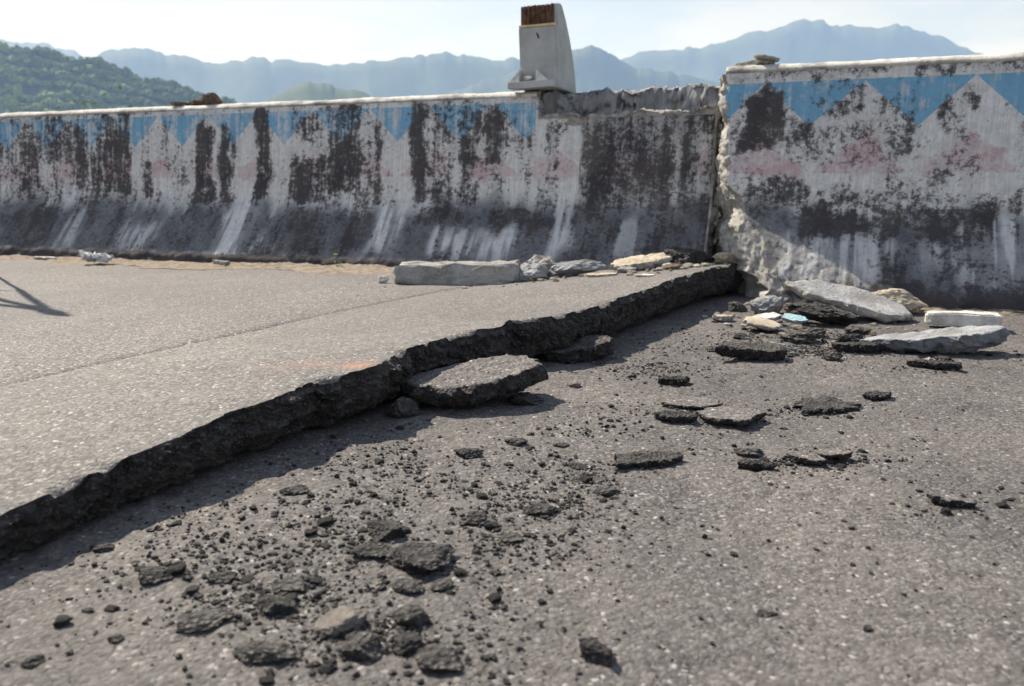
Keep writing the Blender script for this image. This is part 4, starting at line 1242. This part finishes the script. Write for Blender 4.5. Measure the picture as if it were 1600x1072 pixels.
rock("rubble_stone", "dark brown broken clod topping the rubble at the gap", "rubble", 0.80, 3.64, (0.24, 0.14, 0.095), 37, M_BROKEN, (0, 5, 5), lr(0.80, 3.64), rough=0.16, fine=0.05)
rock("rubble_stone", "tan stone between the dark clod and the right parapet's end", "rubble", 0.98, 3.60, (0.15, 0.12, 0.055), 38, M_CREAM, (0, 4, 0), lr(0.95, 3.58), rough=0.12)
rock("rubble_stone", "small brown stone in front of the dark clod", "rubble", 0.70, 3.46, (0.10, 0.07, 0.035), 39, M_BROWN, z=lr(0.70, 3.46))
rock("rubble_stone", "small pale lump in front of the cream flake", "rubble", 0.50, 3.50, (0.09, 0.07, 0.035), 40, M_CONC, z=lr(0.50, 3.50))
plate("concrete_fragment", "thin white chip lying flat on the slab above its dark edge", "fragment", 0.53, 3.17, 0.075, 0.05, 0.010, 41, [M_WHITE, M_CONC], (0, 0, 20), lr(0.53, 3.17))
plate("concrete_fragment", "flat beige flake below the blue grey wedge", "fragment", 0.38, 3.36, 0.14, 0.07, 0.012, 42, [M_CREAM, M_CONC], (0, -2, 10), lr(0.38, 3.36))
rg = np.random.default_rng(77)
chipm = [rock_mesh("chip%d" % k, (1, 1, 0.55), 700 + k, 2, rough=0.12, smooth_shade=False) for k in range(5)]
cm = [M_CONC, M_CREAM, M_WHITE, M_CONC, M_BROWN]
for k, m_ in enumerate(chipm): m_.materials.append(cm[k])
def chips(spots, group, label):
    for (cx, cy, sx, sy, n, lo, hi, zf) in spots:
        for i in range(n):
            x, y = cx + rg.normal() * sx, cy + rg.normal() * sy
            r_ = rg.uniform(lo, hi) * (1.0 if rg.random() < 0.8 else 1.6)
            o = bpy.data.objects.new("concrete_chip", chipm[rg.integers(5)])
            COL.objects.link(o)
            o.scale = (r_ * rg.uniform(0.8, 1.4), r_, r_ * rg.uniform(0.6, 1.0))
            o.rotation_euler = (0, 0, rg.uniform(0, 6.28))
            o.location = (x, y, zf(x, y) - 0.001)
            tag(o, label, "chip", group)
chips([(0.45, 3.45, 0.18, 0.09, 36, 0.012, 0.038, lr), (0.74, 3.50, 0.12, 0.07, 24, 0.012, 0.036, lr), (0.15, 3.58, 0.10, 0.05, 10, 0.015, 0.045, lr), (0.10, 3.25, 0.10, 0.12, 7, 0.006, 0.014, lr), (-0.2, 3.28, 0.18, 0.05, 7, 0.008, 0.016, lr), (-0.45, 3.2, 0.12, 0.12, 4, 0.008, 0.016, lr)], "chips on the raised slab", "small concrete chip lying on the raised slab near the fallen coping")

# ------------------------------------------------------------------ rubble at the foot of the right parapet
RUB = "rubble"
rock("rubble_stone", "round blue grey stone beside the slab's end", RUB, 0.985, 3.04, (0.150, 0.13, 0.085), 51, M_CONCBLUE, (0, 0, 20), rough=0.05, planes=26)
rock("rubble_stone", "small dark stone left of the round blue grey stone", RUB, 0.88, 3.10, (0.08, 0.07, 0.05), 52, M_GREYCH)
plate("concrete_slab_fragment", "big speckled grey concrete slab leaning on dark debris at the right parapet", "fragment", 1.23, 2.93, 0.46, 0.24, 0.035, 53, [M_CONCSPECK, M_CONC], (15, 11, -12), sink=-0.002, outline=[(-0.22, 0.02), (-0.10, 0.105), (0.05, 0.12), (0.20, 0.04), (0.24, -0.04), (0.14, -0.11), (-0.02, -0.07), (-0.15, -0.04)])
rock("rubble_stone", "cream angular stone behind the speckled slab", RUB, 1.46, 3.05, (0.24, 0.16, 0.105), 54, M_CREAM, (0, 8, 10), rough=0.08)
plate("concrete_slab_fragment", "thick blue grey slab with a dark shadowed edge in front of the white block", "fragment", 1.235, 2.31, 0.42, 0.15, 0.046, 55, [M_CONCBLUE, M_CONCSHADE], (-1, -2, -3), outline=[(-0.21, 0.015), (-0.10, 0.06), (0.08, 0.07), (0.20, 0.045), (0.215, -0.005), (0.10, -0.065), (-0.05, -0.06), (-0.13, -0.02)], undercut=0.28, taper=0.7)
rock("asphalt_chunk", "black asphalt lump under the big speckled slab", "asphalt", 1.10, 2.80, (0.25, 0.14, 0.075), 56, M_CRUMB, (0, 10, -20), rough=0.12, fine=0.06, crumble=0.10, facet=0.16)

def white_block():
    L, W0, W1, Hh = 0.225, 0.095, 0.060, 0.052
    vs = []
    for x, w_, h_ in ((-L / 2, W1, 0.036), (-L / 2 + 0.02, W1 + 0.008, 0.044), (0.04, 0.085, Hh), (L / 2, W0, Hh)):
        vs += [(x, -w_ / 2, 0), (x, w_ / 2, 0), (x, w_ / 2 * 0.9, h_), (x, -w_ / 2 * 0.9, h_)]
    fs = [[3, 2, 1, 0]]
    for k in range(3):
        for j in range(4):
            fs.append([k * 4 + j, k * 4 + (j + 1) % 4, (k + 1) * 4 + (j + 1) % 4, (k + 1) * 4 + j])
    fs.append([12, 13, 14, 15])
    bm = bmesh.new()
    bv = [bm.verts.new(v) for v in vs]
    for f in fs: bm.faces.new([bv[i] for i in f])
    bmesh.ops.recalc_face_normals(bm, faces=bm.faces[:])
    bmesh.ops.bevel(bm, geom=bm.edges[:], offset=0.005, segments=2, affect='EDGES')
    bmesh.ops.triangulate(bm, faces=bm.faces[:])
    bmesh.ops.subdivide_edges(bm, edges=bm.edges[:], cuts=4, use_grid_fill=True)
    for v in bm.verts:
        c3 = np.array(v.co[:])
        v.co += Vector((0, 0.0022 * float(fbm(c3 * 40, 3, 3)), 0.0022 * float(fbm(c3 * 40 + 5, 3, 4))))
    me = bpy.data.meshes.new("white_block"); bm.to_mesh(me); bm.free()
    o = link("concrete_block", me, M_WHITE, None, (1.545, 2.70, 0), (0, R(2), R(-24)))
    rest(o, 0.004)
    tag(o, "clean white tapered concrete block lying on the road near the right parapet", "block")
white_block()
plate("concrete_fragment", "pale flat flake propped below the round blue grey stone", "fragment", 0.845, 2.66, 0.135, 0.11, 0.014, 57, [M_CREAM, M_CONC], (10, 6, 20), sink=-0.012)
plate("concrete_fragment", "white flake stacked above the pale flat flake", "fragment", 0.90, 2.79, 0.11, 0.08, 0.018, 58, [M_WHITE, M_CONC], (4, -6, -10), sink=-0.01)
plate("concrete_fragment", "pale blue painted chip beside the white flake", "fragment", 0.985, 2.74, 0.085, 0.045, 0.014, 59, [M_CHIPBLUE, M_CONCBLUE], (22, 8, -15), sink=-0.012)
rock("rubble_stone", "speckled white stone above the flat asphalt fragment", RUB, 0.785, 2.32, (0.085, 0.07, 0.036), 60, M_CONCSPECK)
rock("rubble_stone", "tan pebble beside the blue chip", RUB, 1.02, 2.86, (0.055, 0.05, 0.04), 61, M_CREAM)
rock("rubble_stone", "brown stone wedged under the speckled slab's raised end", RUB, 1.055, 2.93, (0.09, 0.07, 0.06), 62, M_BROWN, rough=0.12)
plate("concrete_fragment", "cream flake between the blue chip and the asphalt lump", "fragment", 0.77, 2.86, 0.09, 0.06, 0.02, 63, [M_CREAM, M_CONC], (0, 5, 40))
ASP = "asphalt"
plate("asphalt_chunk", "flat dark asphalt fragment with a grey face below the white speckled stone", ASP, 0.675, 2.20, 0.20, 0.095, 0.032, 64, [M_GREYCH, M_CRUMB], (8, 3, 4))
rock("asphalt_chunk", "dark grey crumbling asphalt lump right of the pale flakes", ASP, 0.905, 2.47, (0.14, 0.10, 0.045), 65, M_GREYCH, rough=0.12, fine=0.06, crumble=0.09)
plate("asphalt_chunk", "low dark asphalt lump left of the blue grey slab", ASP, 1.02, 2.30, 0.13, 0.06, 0.026, 66, [M_CRUMB, M_CRUMB], (0, 0, 2), rough=0.0015, side=0.45, dome=0.002, corners=7)
rock("asphalt_chunk", "small round asphalt lump below the low dark lumps", ASP, 0.90, 2.185, (0.065, 0.05, 0.03), 67, M_GREYCH, rough=0.12, fine=0.06, crumble=0.09)
plate("asphalt_chunk", "long low asphalt crumb ridge touching the blue grey slab's left end", ASP, 1.13, 2.34, 0.12, 0.07, 0.03, 68, [M_GREYCH, M_GREYCH], (0, 0, 16), rough=0.0015, side=0.45, dome=0.002, corners=7)
plate("asphalt_chunk", "dark crumb heap below the blue grey slab", ASP, 1.14, 2.09, 0.14, 0.05, 0.018, 69, [M_CRUMB, M_CRUMB], (0, 0, -17), rough=0.0015, side=0.45, dome=0.002, corners=7)
rock("rubble_stone", "pale stone sitting in the dark crumb heap", RUB, 1.135, 2.115, (0.043, 0.035, 0.032), 70, M_CONCBLUE)
for k_, (x_, y_, w_, d_, h_, lab_) in enumerate([
        (0.98, 2.56, 0.10, 0.07, 0.035, "dark clod between the blue chip and the low asphalt lumps"),
        (1.07, 2.47, 0.12, 0.06, 0.03, "dark clod left of the blue grey slab's thin end"),
        (1.16, 2.62, 0.11, 0.07, 0.03, "dark clod below the big speckled slab"),
        (0.74, 2.52, 0.07, 0.05, 0.022, "small dark clod left of the dark grey crumbling lump"),
        (0.60, 2.32, 0.07, 0.05, 0.02, "small dark clod left above the flat asphalt fragment"),
        (1.22, 2.20, 0.06, 0.04, 0.018, "small dark clod under the blue grey slab's front edge"),
        (0.80, 2.24, 0.05, 0.04, 0.02, "small dark clod touching the flat asphalt fragment's right end")]):
    rock("asphalt_chunk", lab_, ASP, x_, y_, (w_, d_, h_), 750 + k_, M_CRUMB if k_ % 2 else M_GREYCH, (0, 0, k_ * 23), rough=0.12, fine=0.06, crumble=0.10, facet=0.16)
chips([(0.88, 2.66, 0.09, 0.12, 26, 0.009, 0.032, rz), (1.15, 2.65, 0.16, 0.12, 24, 0.008, 0.026, rz), (0.84, 2.92, 0.07, 0.08, 16, 0.010, 0.032, rz), (1.45, 2.65, 0.15, 0.10, 8, 0.006, 0.014, rz), (1.0, 3.2, 0.08, 0.05, 12, 0.01, 0.03, rz), (1.4, 1.95, 0.2, 0.2, 6, 0.005, 0.012, rz)], "chips by the right parapet", "small pale concrete chip in the rubble before the right parapet")

# ------------------------------------------------------------------ asphalt pieces on the road
plate("asphalt_chunk", "big thick asphalt plate tilted against the slab's broken edge", ASP, -0.085, 1.748, 0.31, 0.20, 0.054, 81, [M_CHUNKTOP, M_BROKEN], (4, -4.5, 12), sink=0.002, rough=0.0045,
      outline=[(-0.155, -0.005), (-0.11, 0.045), (-0.04, 0.075), (0.03, 0.095), (0.10, 0.098), (0.150, 0.065), (0.158, 0.01), (0.12, -0.045), (0.03, -0.085), (-0.06, -0.085), (-0.12, -0.05)], undercut=0.25)
rock("asphalt_chunk", "asphalt lump wedged under the big plate's raised end", ASP, 0.03, 1.74, (0.08, 0.07, 0.028), 82, M_CRUMB)
rock("asphalt_chunk", "rounded asphalt lump in the shade left of the big plate", ASP, -0.235, 1.635, (0.072, 0.06, 0.045), 83, M_GREYCH, (0, 12, 20))
plate("asphalt_chunk", "fallen strip of asphalt in the shade under the slab's edge", ASP, 0.20, 2.20, 0.20, 0.08, 0.040, 84, [M_GREYCH, M_BROKEN], (8, -9, 24))
plate("asphalt_chunk", "flat rough black asphalt biscuit alone on the open road", ASP, 0.246, 1.355, 0.128, 0.066, 0.012, 85, [M_CRUMB, M_CRUMB], (0, 0, 15), rough=0.0015, side=0.45, dome=0.002, corners=7)
plate("asphalt_chunk", "thin grey asphalt plate with one raised dark corner", ASP, 0.455, 1.60, 0.135, 0.12, 0.015, 86, [M_CHUNKTOP, M_CRUMB], (-1.5, -3, -14), sink=0.002)
plate("asphalt_chunk", "cracked grey asphalt plate behind the thin plate", ASP, 0.40, 1.715, 0.14, 0.10, 0.010, 87, [M_CHUNKTOP, M_CRUMB], (0, 1, 10))
plate("asphalt_chunk", "crumbling black lump left of the thin plate", ASP, 0.345, 1.60, 0.085, 0.05, 0.014, 88, [M_CRUMB, M_CRUMB], (0, 0, -4), rough=0.0015, side=0.45, dome=0.002, corners=7)
plate("asphalt_chunk", "thin dark sliver behind the cracked plate", ASP, 0.40, 1.91, 0.08, 0.04, 0.014, 89, [M_CRUMB, M_CRUMB], (0, 0, 3), rough=0.0015, side=0.45, dome=0.002, corners=7)
plate("asphalt_chunk", "wide black crumb mound on the right of the open road", ASP, 0.69, 1.70, 0.145, 0.10, 0.014, 90, [M_CRUMB, M_CRUMB], (0, 0, 10), rough=0.0015, side=0.45, dome=0.002, corners=7)
plate("asphalt_chunk", "narrow dark crumb mound right of the wide mound", ASP, 0.85, 1.79, 0.075, 0.045, 0.014, 91, [M_CRUMB, M_CRUMB], (0, 0, 17), rough=0.0015, side=0.45, dome=0.002, corners=7)
rock("asphalt_chunk", "greenish grey lump above the two dark slivers", ASP, 0.437, 1.40, (0.055, 0.04, 0.019), 92, M_GREYCH, rough=0.12, fine=0.06)
plate("asphalt_chunk", "low dark sliver below the greenish grey lump", ASP, 0.427, 1.325, 0.055, 0.025, 0.012, 93, [M_CRUMB, M_CRUMB], (0, 0, -9), rough=0.0015, side=0.45, dome=0.002, corners=7)
plate("asphalt_chunk", "left one of two small tilted asphalt flakes on the right", ASP, 0.522, 1.345, 0.062, 0.042, 0.010, 94, [M_CHUNKTOP, M_CRUMB], (-3, 4, -14), sink=0.001)
plate("asphalt_chunk", "right one of two small tilted asphalt flakes on the right", ASP, 0.582, 1.372, 0.060, 0.044, 0.010, 95, [M_CHUNKTOP, M_CRUMB], (-4, -5, -8), sink=0.001)
plate("asphalt_chunk", "lone thin asphalt flake near the right edge", ASP, 0.672, 1.15, 0.068, 0.046, 0.011, 96, [M_CHUNKTOP, M_CRUMB], (-4, 5, -20), sink=0.002)
FG = [  # x, y, w, d, h, seed, material, label
 (-0.175, 1.044, 0.056, 0.046, 0.026, 'C', "lumpy black asphalt piece topmost of the foreground heap"),
 (-0.187, 0.985, 0.050, 0.038, 0.020, 'C', "black flat lump left of the largest foreground chunk"),
 (-0.118, 0.955, 0.082, 0.070, 0.030, 'C', "largest black asphalt chunk in the foreground heap"),
 (-0.124, 0.893, 0.036, 0.030, 0.018, 'G', "grey lump just below the largest foreground chunk"),
 (-0.085, 0.895, 0.028, 0.022, 0.014, 'G', "pale topped lump right below the largest foreground chunk"),
 (-0.347, 1.200, 0.042, 0.034, 0.018, 'C', "dark lump near the slab's shadow edge"),
 (-0.444, 0.910, 0.041, 0.034, 0.020, 'C', "dark crumbly lump at the lower left below the slab"),
 (-0.275, 0.840, 0.045, 0.036, 0.022, 'C', "dark lump above the brown grey foreground stone"),
 (-0.345, 0.815, 0.055, 0.038, 0.018, 'G', "dusty broken lump among crumbs at the lower left"),
 (-0.190, 0.805, 0.052, 0.044, 0.026, 'D', "brown grey stone in the lower foreground heap"),
 (-0.156, 0.757, 0.042, 0.036, 0.026, 'G', "grey topped lump near the bottom edge"),
 (-0.255, 0.748, 0.066, 0.034, 0.020, 'G', "flat lump with a deep shadow near the bottom edge"),
 (-0.112, 0.820, 0.038, 0.030, 0.024, 'G', "upright lump right of the brown grey stone"),
 (-0.113, 0.770, 0.030, 0.030, 0.024, 'C', "dark lump between two grey lumps near the bottom edge"),
 (-0.072, 0.735, 0.046, 0.034, 0.022, 'G', "rightmost lump of the heap at the bottom edge"),
 (0.088, 0.750, 0.036, 0.030, 0.024, 'C', "lone dark cube shaped lump at the bottom centre"),
 (0.043, 1.122, 0.048, 0.034, 0.018, 'C', "dark oval lump in the middle of the road"),
 (0.000, 1.028, 0.032, 0.026, 0.014, 'G', "greenish small lump below the dark oval lump"),
 (-0.053, 1.090, 0.029, 0.028, 0.022, 'C', "small upright black lump left of the dark oval lump"),
 (-0.078, 1.385, 0.054, 0.040, 0.020, 'C', "dark lump just outside the big plate's shadow"),
 (0.152, 1.212, 0.044, 0.030, 0.013, 'G', "flat dark lump below the black biscuit"),
 (0.128, 1.262, 0.066, 0.030, 0.010, 'G', "long thin dusty sliver above the flat dark lump"),
 (0.116, 1.335, 0.036, 0.024, 0.012, 'C', "small dark flake left of the black biscuit"),
 (0.289, 0.830, 0.022, 0.016, 0.008, 'C', "small dark crumb alone at the lower right"),
 (-0.549, 0.999, 0.024, 0.020, 0.012, 'C', "dark crumb on the slab's shadow edge at the left"),
 (-0.360, 0.913, 0.032, 0.022, 0.012, 'C', "flat dark crumb left of the heap"),
 (-0.268, 0.895, 0.042, 0.030, 0.013, 'G', "wide dusty lump left of the largest chunk"),
 (-0.488, 0.735, 0.020, 0.018, 0.013, 'C', "round black crumb in the lower left corner"),
 (-0.425, 0.775, 0.016, 0.015, 0.010, 'C', "small round crumb right of the lower left corner crumb"),
 (0.148, 1.885, 0.032, 0.028, 0.020, 'D', "brownish pebble on the road right of the big plate"),
 (0.010, 1.445, 0.040, 0.028, 0.016, 'C', "dark pair of crumbs below the big plate's shadow"),
 (0.093, 1.44, 0.030, 0.022, 0.009, 'C', "thin black crumb below the big plate's shadow tip"),
]
M_BROWNGREY = simple_material("brown grey stone", (0.10, 0.088, 0.078), (0.25, 0.225, 0.20), 60, 0.92, 0.8, 0.006, 8)
for k, (x, y, w_, d_, h_, m_, lab) in enumerate(FG):
    rock("asphalt_lump", lab, ASP, x, y, (w_ * 1.14, d_ * 1.14, h_ * 0.84), 900 + k, {'C': M_CRUMB, 'G': M_GREYCH, 'D': M_BROWNGREY}[m_], (0, 0, (k * 37) % 50 - 25), rough=0.07, fine=0.05, crumble=0.05 if k % 3 else 0.0, facet=0.10 if k % 2 else 0.05, planes=11, sub=5 if w_ > 0.034 else 4, sink=0.002, group="asphalt lumps on the open road")

# crumbs: the largest as single things, the fine grit as one mass
CL = [(-0.36, 1.12, 0.14, 0.12, 0.8), (-0.22, 1.02, 0.13, 0.12, 1.3), (-0.26, 0.86, 0.13, 0.09, 1.5), (-0.15, 0.78, 0.09, 0.06, 1.5), (-0.06, 1.22, 0.16, 0.13, 1.0), (0.06, 1.15, 0.10, 0.09, 0.8), (-0.02, 1.0, 0.12, 0.10, 0.7), (0.13, 1.28, 0.08, 0.06, 0.6),
      (0.38, 1.64, 0.10, 0.06, 0.8), (0.45, 1.36, 0.07, 0.05, 0.6), (0.70, 1.70, 0.08, 0.06, 0.8), (0.40, 2.05, 0.14, 0.12, 1.2), (0.85, 2.32, 0.22, 0.10, 2.0), (1.08, 2.50, 0.16, 0.10, 1.8), (0.82, 2.62, 0.10, 0.12, 1.2), (1.12, 2.30, 0.12, 0.04, 1.3), (1.12, 2.1, 0.10, 0.05, 0.5), (0.10, 1.55, 0.18, 0.10, 0.6), (-0.20, 1.36, 0.12, 0.10, 0.8), (0.55, 1.36, 0.07, 0.03, 0.5), (0.68, 1.13, 0.10, 0.06, 0.25), (0.3, 1.0, 0.30, 0.2, 0.3), (0.8, 1.5, 0.35, 0.25, 0.35), (-0.42, 0.95, 0.08, 0.10, 0.6), (0.55, 2.5, 0.2, 0.2, 0.8)]
wts = np.array([c[4] for c in CL]); wts /= wts.sum()
E_N = None
def edge_side(x, y):
    """> 0 on the open road, < 0 under the slab"""
    q = EDGE[:, :2]
    xe = np.interp(y, q[:, 1], q[:, 0])
    return x - xe
def crumb_spots(n, rg, lo, hi, spread=1.0):
    out = []
    while len(out) < n:
        c = CL[rg.choice(len(CL), p=wts)]
        x = c[0] + rg.normal() * c[2] * spread
        y = c[1] + rg.normal() * c[3] * spread
        if y < 0.6 or y > 3.3 or edge_side(x, y) < 0.015 or NIN @ np.array([x, y]) > R_N - 0.1:
            continue
        if float(vnoise(np.array([x * 9, y * 9, 0.5]), 88)) + 0.6 * float(vnoise(np.array([x * 26, y * 26, 1.5]), 89)) < rg.uniform(-0.55, 0.45):
            continue
        out.append((x, y, min(hi, lo * math.exp(abs(rg.normal()) * 0.62))))
    return out
rgc = np.random.default_rng(321)
crm = [rock_mesh("asphalt_crumb", (1, 1, 0.7), 300 + k, 1 if k % 2 else 2, rough=0.14, smooth_shade=False, planes=10) for k in range(10)]
for k, m_ in enumerate(crm): m_.materials.append(M_GREYCH if k in (3, 7) else M_CRUMB)
for k, (x, y, r_) in enumerate(crumb_spots(290, rgc, 0.0065, 0.019)):
    o = bpy.data.objects.new("asphalt_crumb", crm[k % 10])
    COL.objects.link(o)
    o.scale = (r_ * rgc.uniform(0.8, 1.5), r_ * rgc.uniform(0.8, 1.2), r_ * rgc.uniform(0.6, 1.0))
    o.rotation_euler = (0, 0, rgc.uniform(0, 6.28))
    o.location = (x, y, rz(x, y) - 0.0012)
    tag(o, "small black asphalt crumb lying loose on the open grey road", "crumb", "loose asphalt crumbs on the open road")

def grit(name, n, lo, hi, mat, seed, spread, label, uniform=0.0):
    rg = np.random.default_rng(seed)
    d, f = ico(1)
    sp = crumb_spots(int(n * (1 - uniform)), rg, lo, hi, spread)
    while len(sp) < n:
        x, y = rg.uniform(-0.8, 2.2), rg.uniform(0.6, 3.2)
        if edge_side(x, y) < 0.01 or NIN @ np.array([x, y]) > R_N - 0.02:
            continue
        sp.append((x, y, min(hi, lo * math.exp(abs(rg.normal()) * 0.5))))
    xy = np.array([(a, b) for a, b, c in sp])
    zz = right_z(xy[:, 0], xy[:, 1])
    vs = np.zeros((n, len(d), 3)); fs = np.zeros((n, len(f), 3), int)
    for k, (x, y, r_) in enumerate(sp):
        j = 1 + 0.35 * rg.uniform(-1, 1, len(d))
        a = rg.uniform(0, 6.28)
        s3 = np.array([rg.uniform(0.8, 1.5), rg.uniform(0.7, 1.1), rg.uniform(0.5, 0.9)]) * r_ * 0.5
        v = d * j[:, None] * s3
        ca, sa = math.cos(a), math.sin(a)
        v = np.stack([v[:, 0] * ca - v[:, 1] * sa, v[:, 0] * sa + v[:, 1] * ca, v[:, 2]], -1)
        vs[k] = v + np.array([x, y, zz[k] + s3[2] * 0.5])
        fs[k] = f + k * len(d)
    tag(link(name, mesh_np(name, vs.reshape(-1, 3), fs.reshape(-1, 3), False), mat), label, "grit", kind="stuff")
grit("asphalt_grit", 5600, 0.0019, 0.0065, M_CRUMB, 41, 1.25, "fine black asphalt grit strewn over the open road", 0.12)
grit("asphalt_bits", 900, 0.0042, 0.010, M_CRUMB, 45, 0.95, "loose black asphalt bits strewn between the lumps on the open road", 0.05)
grit("asphalt_crumble", 2600, 0.0030, 0.009, M_CRUMB, 47, 0.50, "crumbled black asphalt heaped in loose patches on the open road")
M_GRAVEL = concrete_material("tan gravel", (0.30, 0.27, 0.23), 0.5)
grit("gravel_dust", 2600, 0.0022, 0.006, M_GRAVEL, 43, 1.3, "fine tan stone grit strewn over the open road", 0.35)

# ------------------------------------------------------------------ litter at the left parapet's foot
def small_litter():
    p = wall_pt(3.93, L_N - 0.10, 0)
    o = rock("dry_leaf", "orange dry leaf clump at the left parapet's foot", "leaf", p[0], p[1], (0.055, 0.05, 0.05), 601, M_DRYLEAF, z=lz(3.93, 0) + 0.004, rough=0.3, fine=0.1)
    p = wall_pt(3.86, L_N - 0.20, 0)
    plate("crumpled_paper", "white scrap of litter beside the orange dry leaf clump", "litter", p[0], p[1], 0.14, 0.07, 0.02, 602, [M_PAPER, M_PAPER], (6, 4, 0), z=float(lz(np.array(3.86), 0)) + 0.004, rough=0.01)
    p = wall_pt(4.38, L_N - 0.10, 0)
    plate("concrete_fragment", "thin white sliver on the sand left of the litter", "fragment", p[0], p[1], 0.20, 0.04, 0.012, 603, [M_WHITE, M_WHITE], (0, 0, -18), z=float(lz(np.array(4.38), 0)) + 0.006)
    p = wall_pt(3.02, L_N - 0.14, 0)
    plate("concrete_fragment", "small grey flake on the sand at the left parapet's foot", "fragment", p[0], p[1], 0.09, 0.05, 0.02, 604, [M_CONC, M_CONC], (0, 6, 0), z=float(lz(np.array(3.02), 0)) + 0.006)
    p = wall_pt(2.35, L_N - 0.04, 0)
    root = bpy.data.objects.new("flower", None); COL.objects.link(root)
    root.location = (p[0], p[1], float(lz(np.array(2.35), 0)) + 0.005)
    tag(root, "tiny yellow flower growing at the left parapet's foot", "flower")
    link("stem", tube_mesh("stem", [(0, 0, 0), (0.004, -0.004, 0.03), (0.002, -0.01, 0.06)], [0.0015, 0.0013, 0.001], 6), M_WEED, root)
    for k in range(5):
        a = k * 1.2566
        c, s_ = math.cos(a), math.sin(a)
        pv = np.array([(0, 0, 0), (0.008 * c - 0.004 * s_, 0.008 * s_ + 0.004 * c, 0.003), (0.014 * c, 0.014 * s_, 0.004), (0.008 * c + 0.004 * s_, 0.008 * s_ - 0.004 * c, 0.003)]) + np.array([0.002, -0.01, 0.06])
        link("petal", mesh_np("petal", pv, [[0, 1, 2, 3]], False), M_FLOWER, root)
    for k in range(4):
        a = k * 1.57 + 0.4
        c, s_ = math.cos(a), math.sin(a)
        pv = np.array([(0, 0, 0.004), (0.02 * c - 0.007 * s_, 0.02 * s_ + 0.007 * c, 0.02), (0.045 * c, 0.045 * s_, 0.022), (0.02 * c + 0.007 * s_, 0.02 * s_ - 0.007 * c, 0.02)])
        link("leaf", mesh_np("leaf", pv, [[0, 1, 2, 3]], False), M_WEED, root)
small_litter()

# weeds and grit rooted along the dark toe
def shrub():
    """bright green shrub behind the far left of the parapet"""
    rg = np.random.default_rng(9)
    root = bpy.data.objects.new("shrub", None); COL.objects.link(root)
    p = wall_pt(5.75, L_N + 1.5, 0)
    root.location = (p[0], p[1], -0.2)
    tag(root, "bright green leafy shrub behind the left end of the parapet", "shrub")
    link("stem", tube_mesh("stem", [(0, 0, -0.6), (0.02, 0, 0.3), (0.05, 0.02, 0.9)], [0.02, 0.016, 0.008], 7), M_BROWN, root)
    vs, fs = [], []
    for k in range(420):
        c = rg.normal(size=3) * np.array([0.20, 0.20, 0.16]) + np.array([0.04, 0.0, 1.02])
        a = rg.normal(size=3); a /= np.linalg.norm(a)
        b = np.cross(a, rg.normal(size=3)); b /= np.linalg.norm(b)
        L = rg.uniform(0.03, 0.06)
        vs += [c, c + a * L * 0.5 + b * L * 0.25, c + a * L, c + a * L * 0.5 - b * L * 0.25]
        fs.append([4 * k, 4 * k + 1, 4 * k + 2, 4 * k + 3])
    M = simple_material("bright leaf", (0.10, 0.20, 0.02), (0.22, 0.34, 0.05), 30, 0.6, 0)
    link("foliage", mesh_np("foliage", np.array(vs), fs, False), M, root)
shrub()

# ------------------------------------------------------------------ tripod just outside the frame; its shadow reaches the deck
def tripod():
    root = bpy.data.objects.new("tripod", None); COL.objects.link(root)
    h = 2.1
    ax, ay = -1.50, 2.62
    k = h / math.tan(R(SUN_EL))
    bx, by = ax - math.sin(R(SUN_AZ)) * k, ay + math.cos(R(SUN_AZ)) * k
    root.location = (bx, by, L_BASE + 0.004)
    tag(root, "tall black tripod standing just left of the view, casting the spindly shadow on the deck", "tripod")
    link("head", tube_mesh("head", [(0, 0, h - 0.16), (0, 0, h - 0.06), (0, 0, h), (0.0, 0, h + 0.10)], [0.030, 0.034, 0.028, 0.010], 10), M_STEEL, root)
    px, py = math.cos(R(SUN_AZ)), math.sin(R(SUN_AZ))
    for fx, fy in ((px * 0.30, py * 0.30), (-px * 0.22, -py * 0.22), (-py * 0.42, px * 0.42)):
        lg = link("leg", tube_mesh("leg", [(0, 0, h - 0.1), (fx * 0.5, fy * 0.5, h * 0.5), (fx * 0.52, fy * 0.52, h * 0.48), (fx, fy, 0)], [0.017, 0.015, 0.009, 0.008], 8), M_STEEL, root)
        link("foot", tube_mesh("foot", [(fx, fy, 0.03), (fx, fy, 0.0)], [0.022, 0.018], 8), M_STEEL, lg)
    link("brace", tube_mesh("brace", [(px * 0.15, py * 0.15, h * 0.5), (0, 0, h * 0.46), (-px * 0.11, -py * 0.11, h * 0.5)], [0.007] * 3, 6), M_STEEL, root)
    link("center_column", tube_mesh("center_column", [(0, 0, h - 0.1), (0, 0, h * 0.45)], [0.014, 0.014], 8), M_STEEL, root)
tripod()

# ------------------------------------------------------------------ the air between here and the mountains
def haze():
    bm = bmesh.new()
    bmesh.ops.create_cube(bm, size=1.0)
    lo, hi = Vector((-4400, -300, -16)), Vector((4400, 4400, 620))
    for v in bm.verts:
        v.co = Vector([lo[i] + (v.co[i] + 0.5) * (hi[i] - lo[i]) for i in range(3)])
    me = bpy.data.meshes.new("haze"); bm.to_mesh(me); bm.free()
    m = bpy.data.materials.new("haze air")
    m.use_nodes = True
    t = m.node_tree
    t.nodes.clear()
    o = t.nodes.new("ShaderNodeOutputMaterial")
    v = t.nodes.new("ShaderNodeVolumePrincipled")
    v.inputs["Color"].default_value = (0.38, 0.58, 1.0, 1)
    v.inputs["Absorption Color"].default_value = (1, 1, 1, 1)
    v.inputs["Density"].default_value = HAZE_DENSITY
    v.inputs["Anisotropy"].default_value = 0.15
    t.links.new(v.outputs[0], o.inputs["Volume"])
    tag(link("haze", me, m), "pale blue haze in the valley air", "haze", kind="stuff")
HAZE_DENSITY = 0.00036
haze()
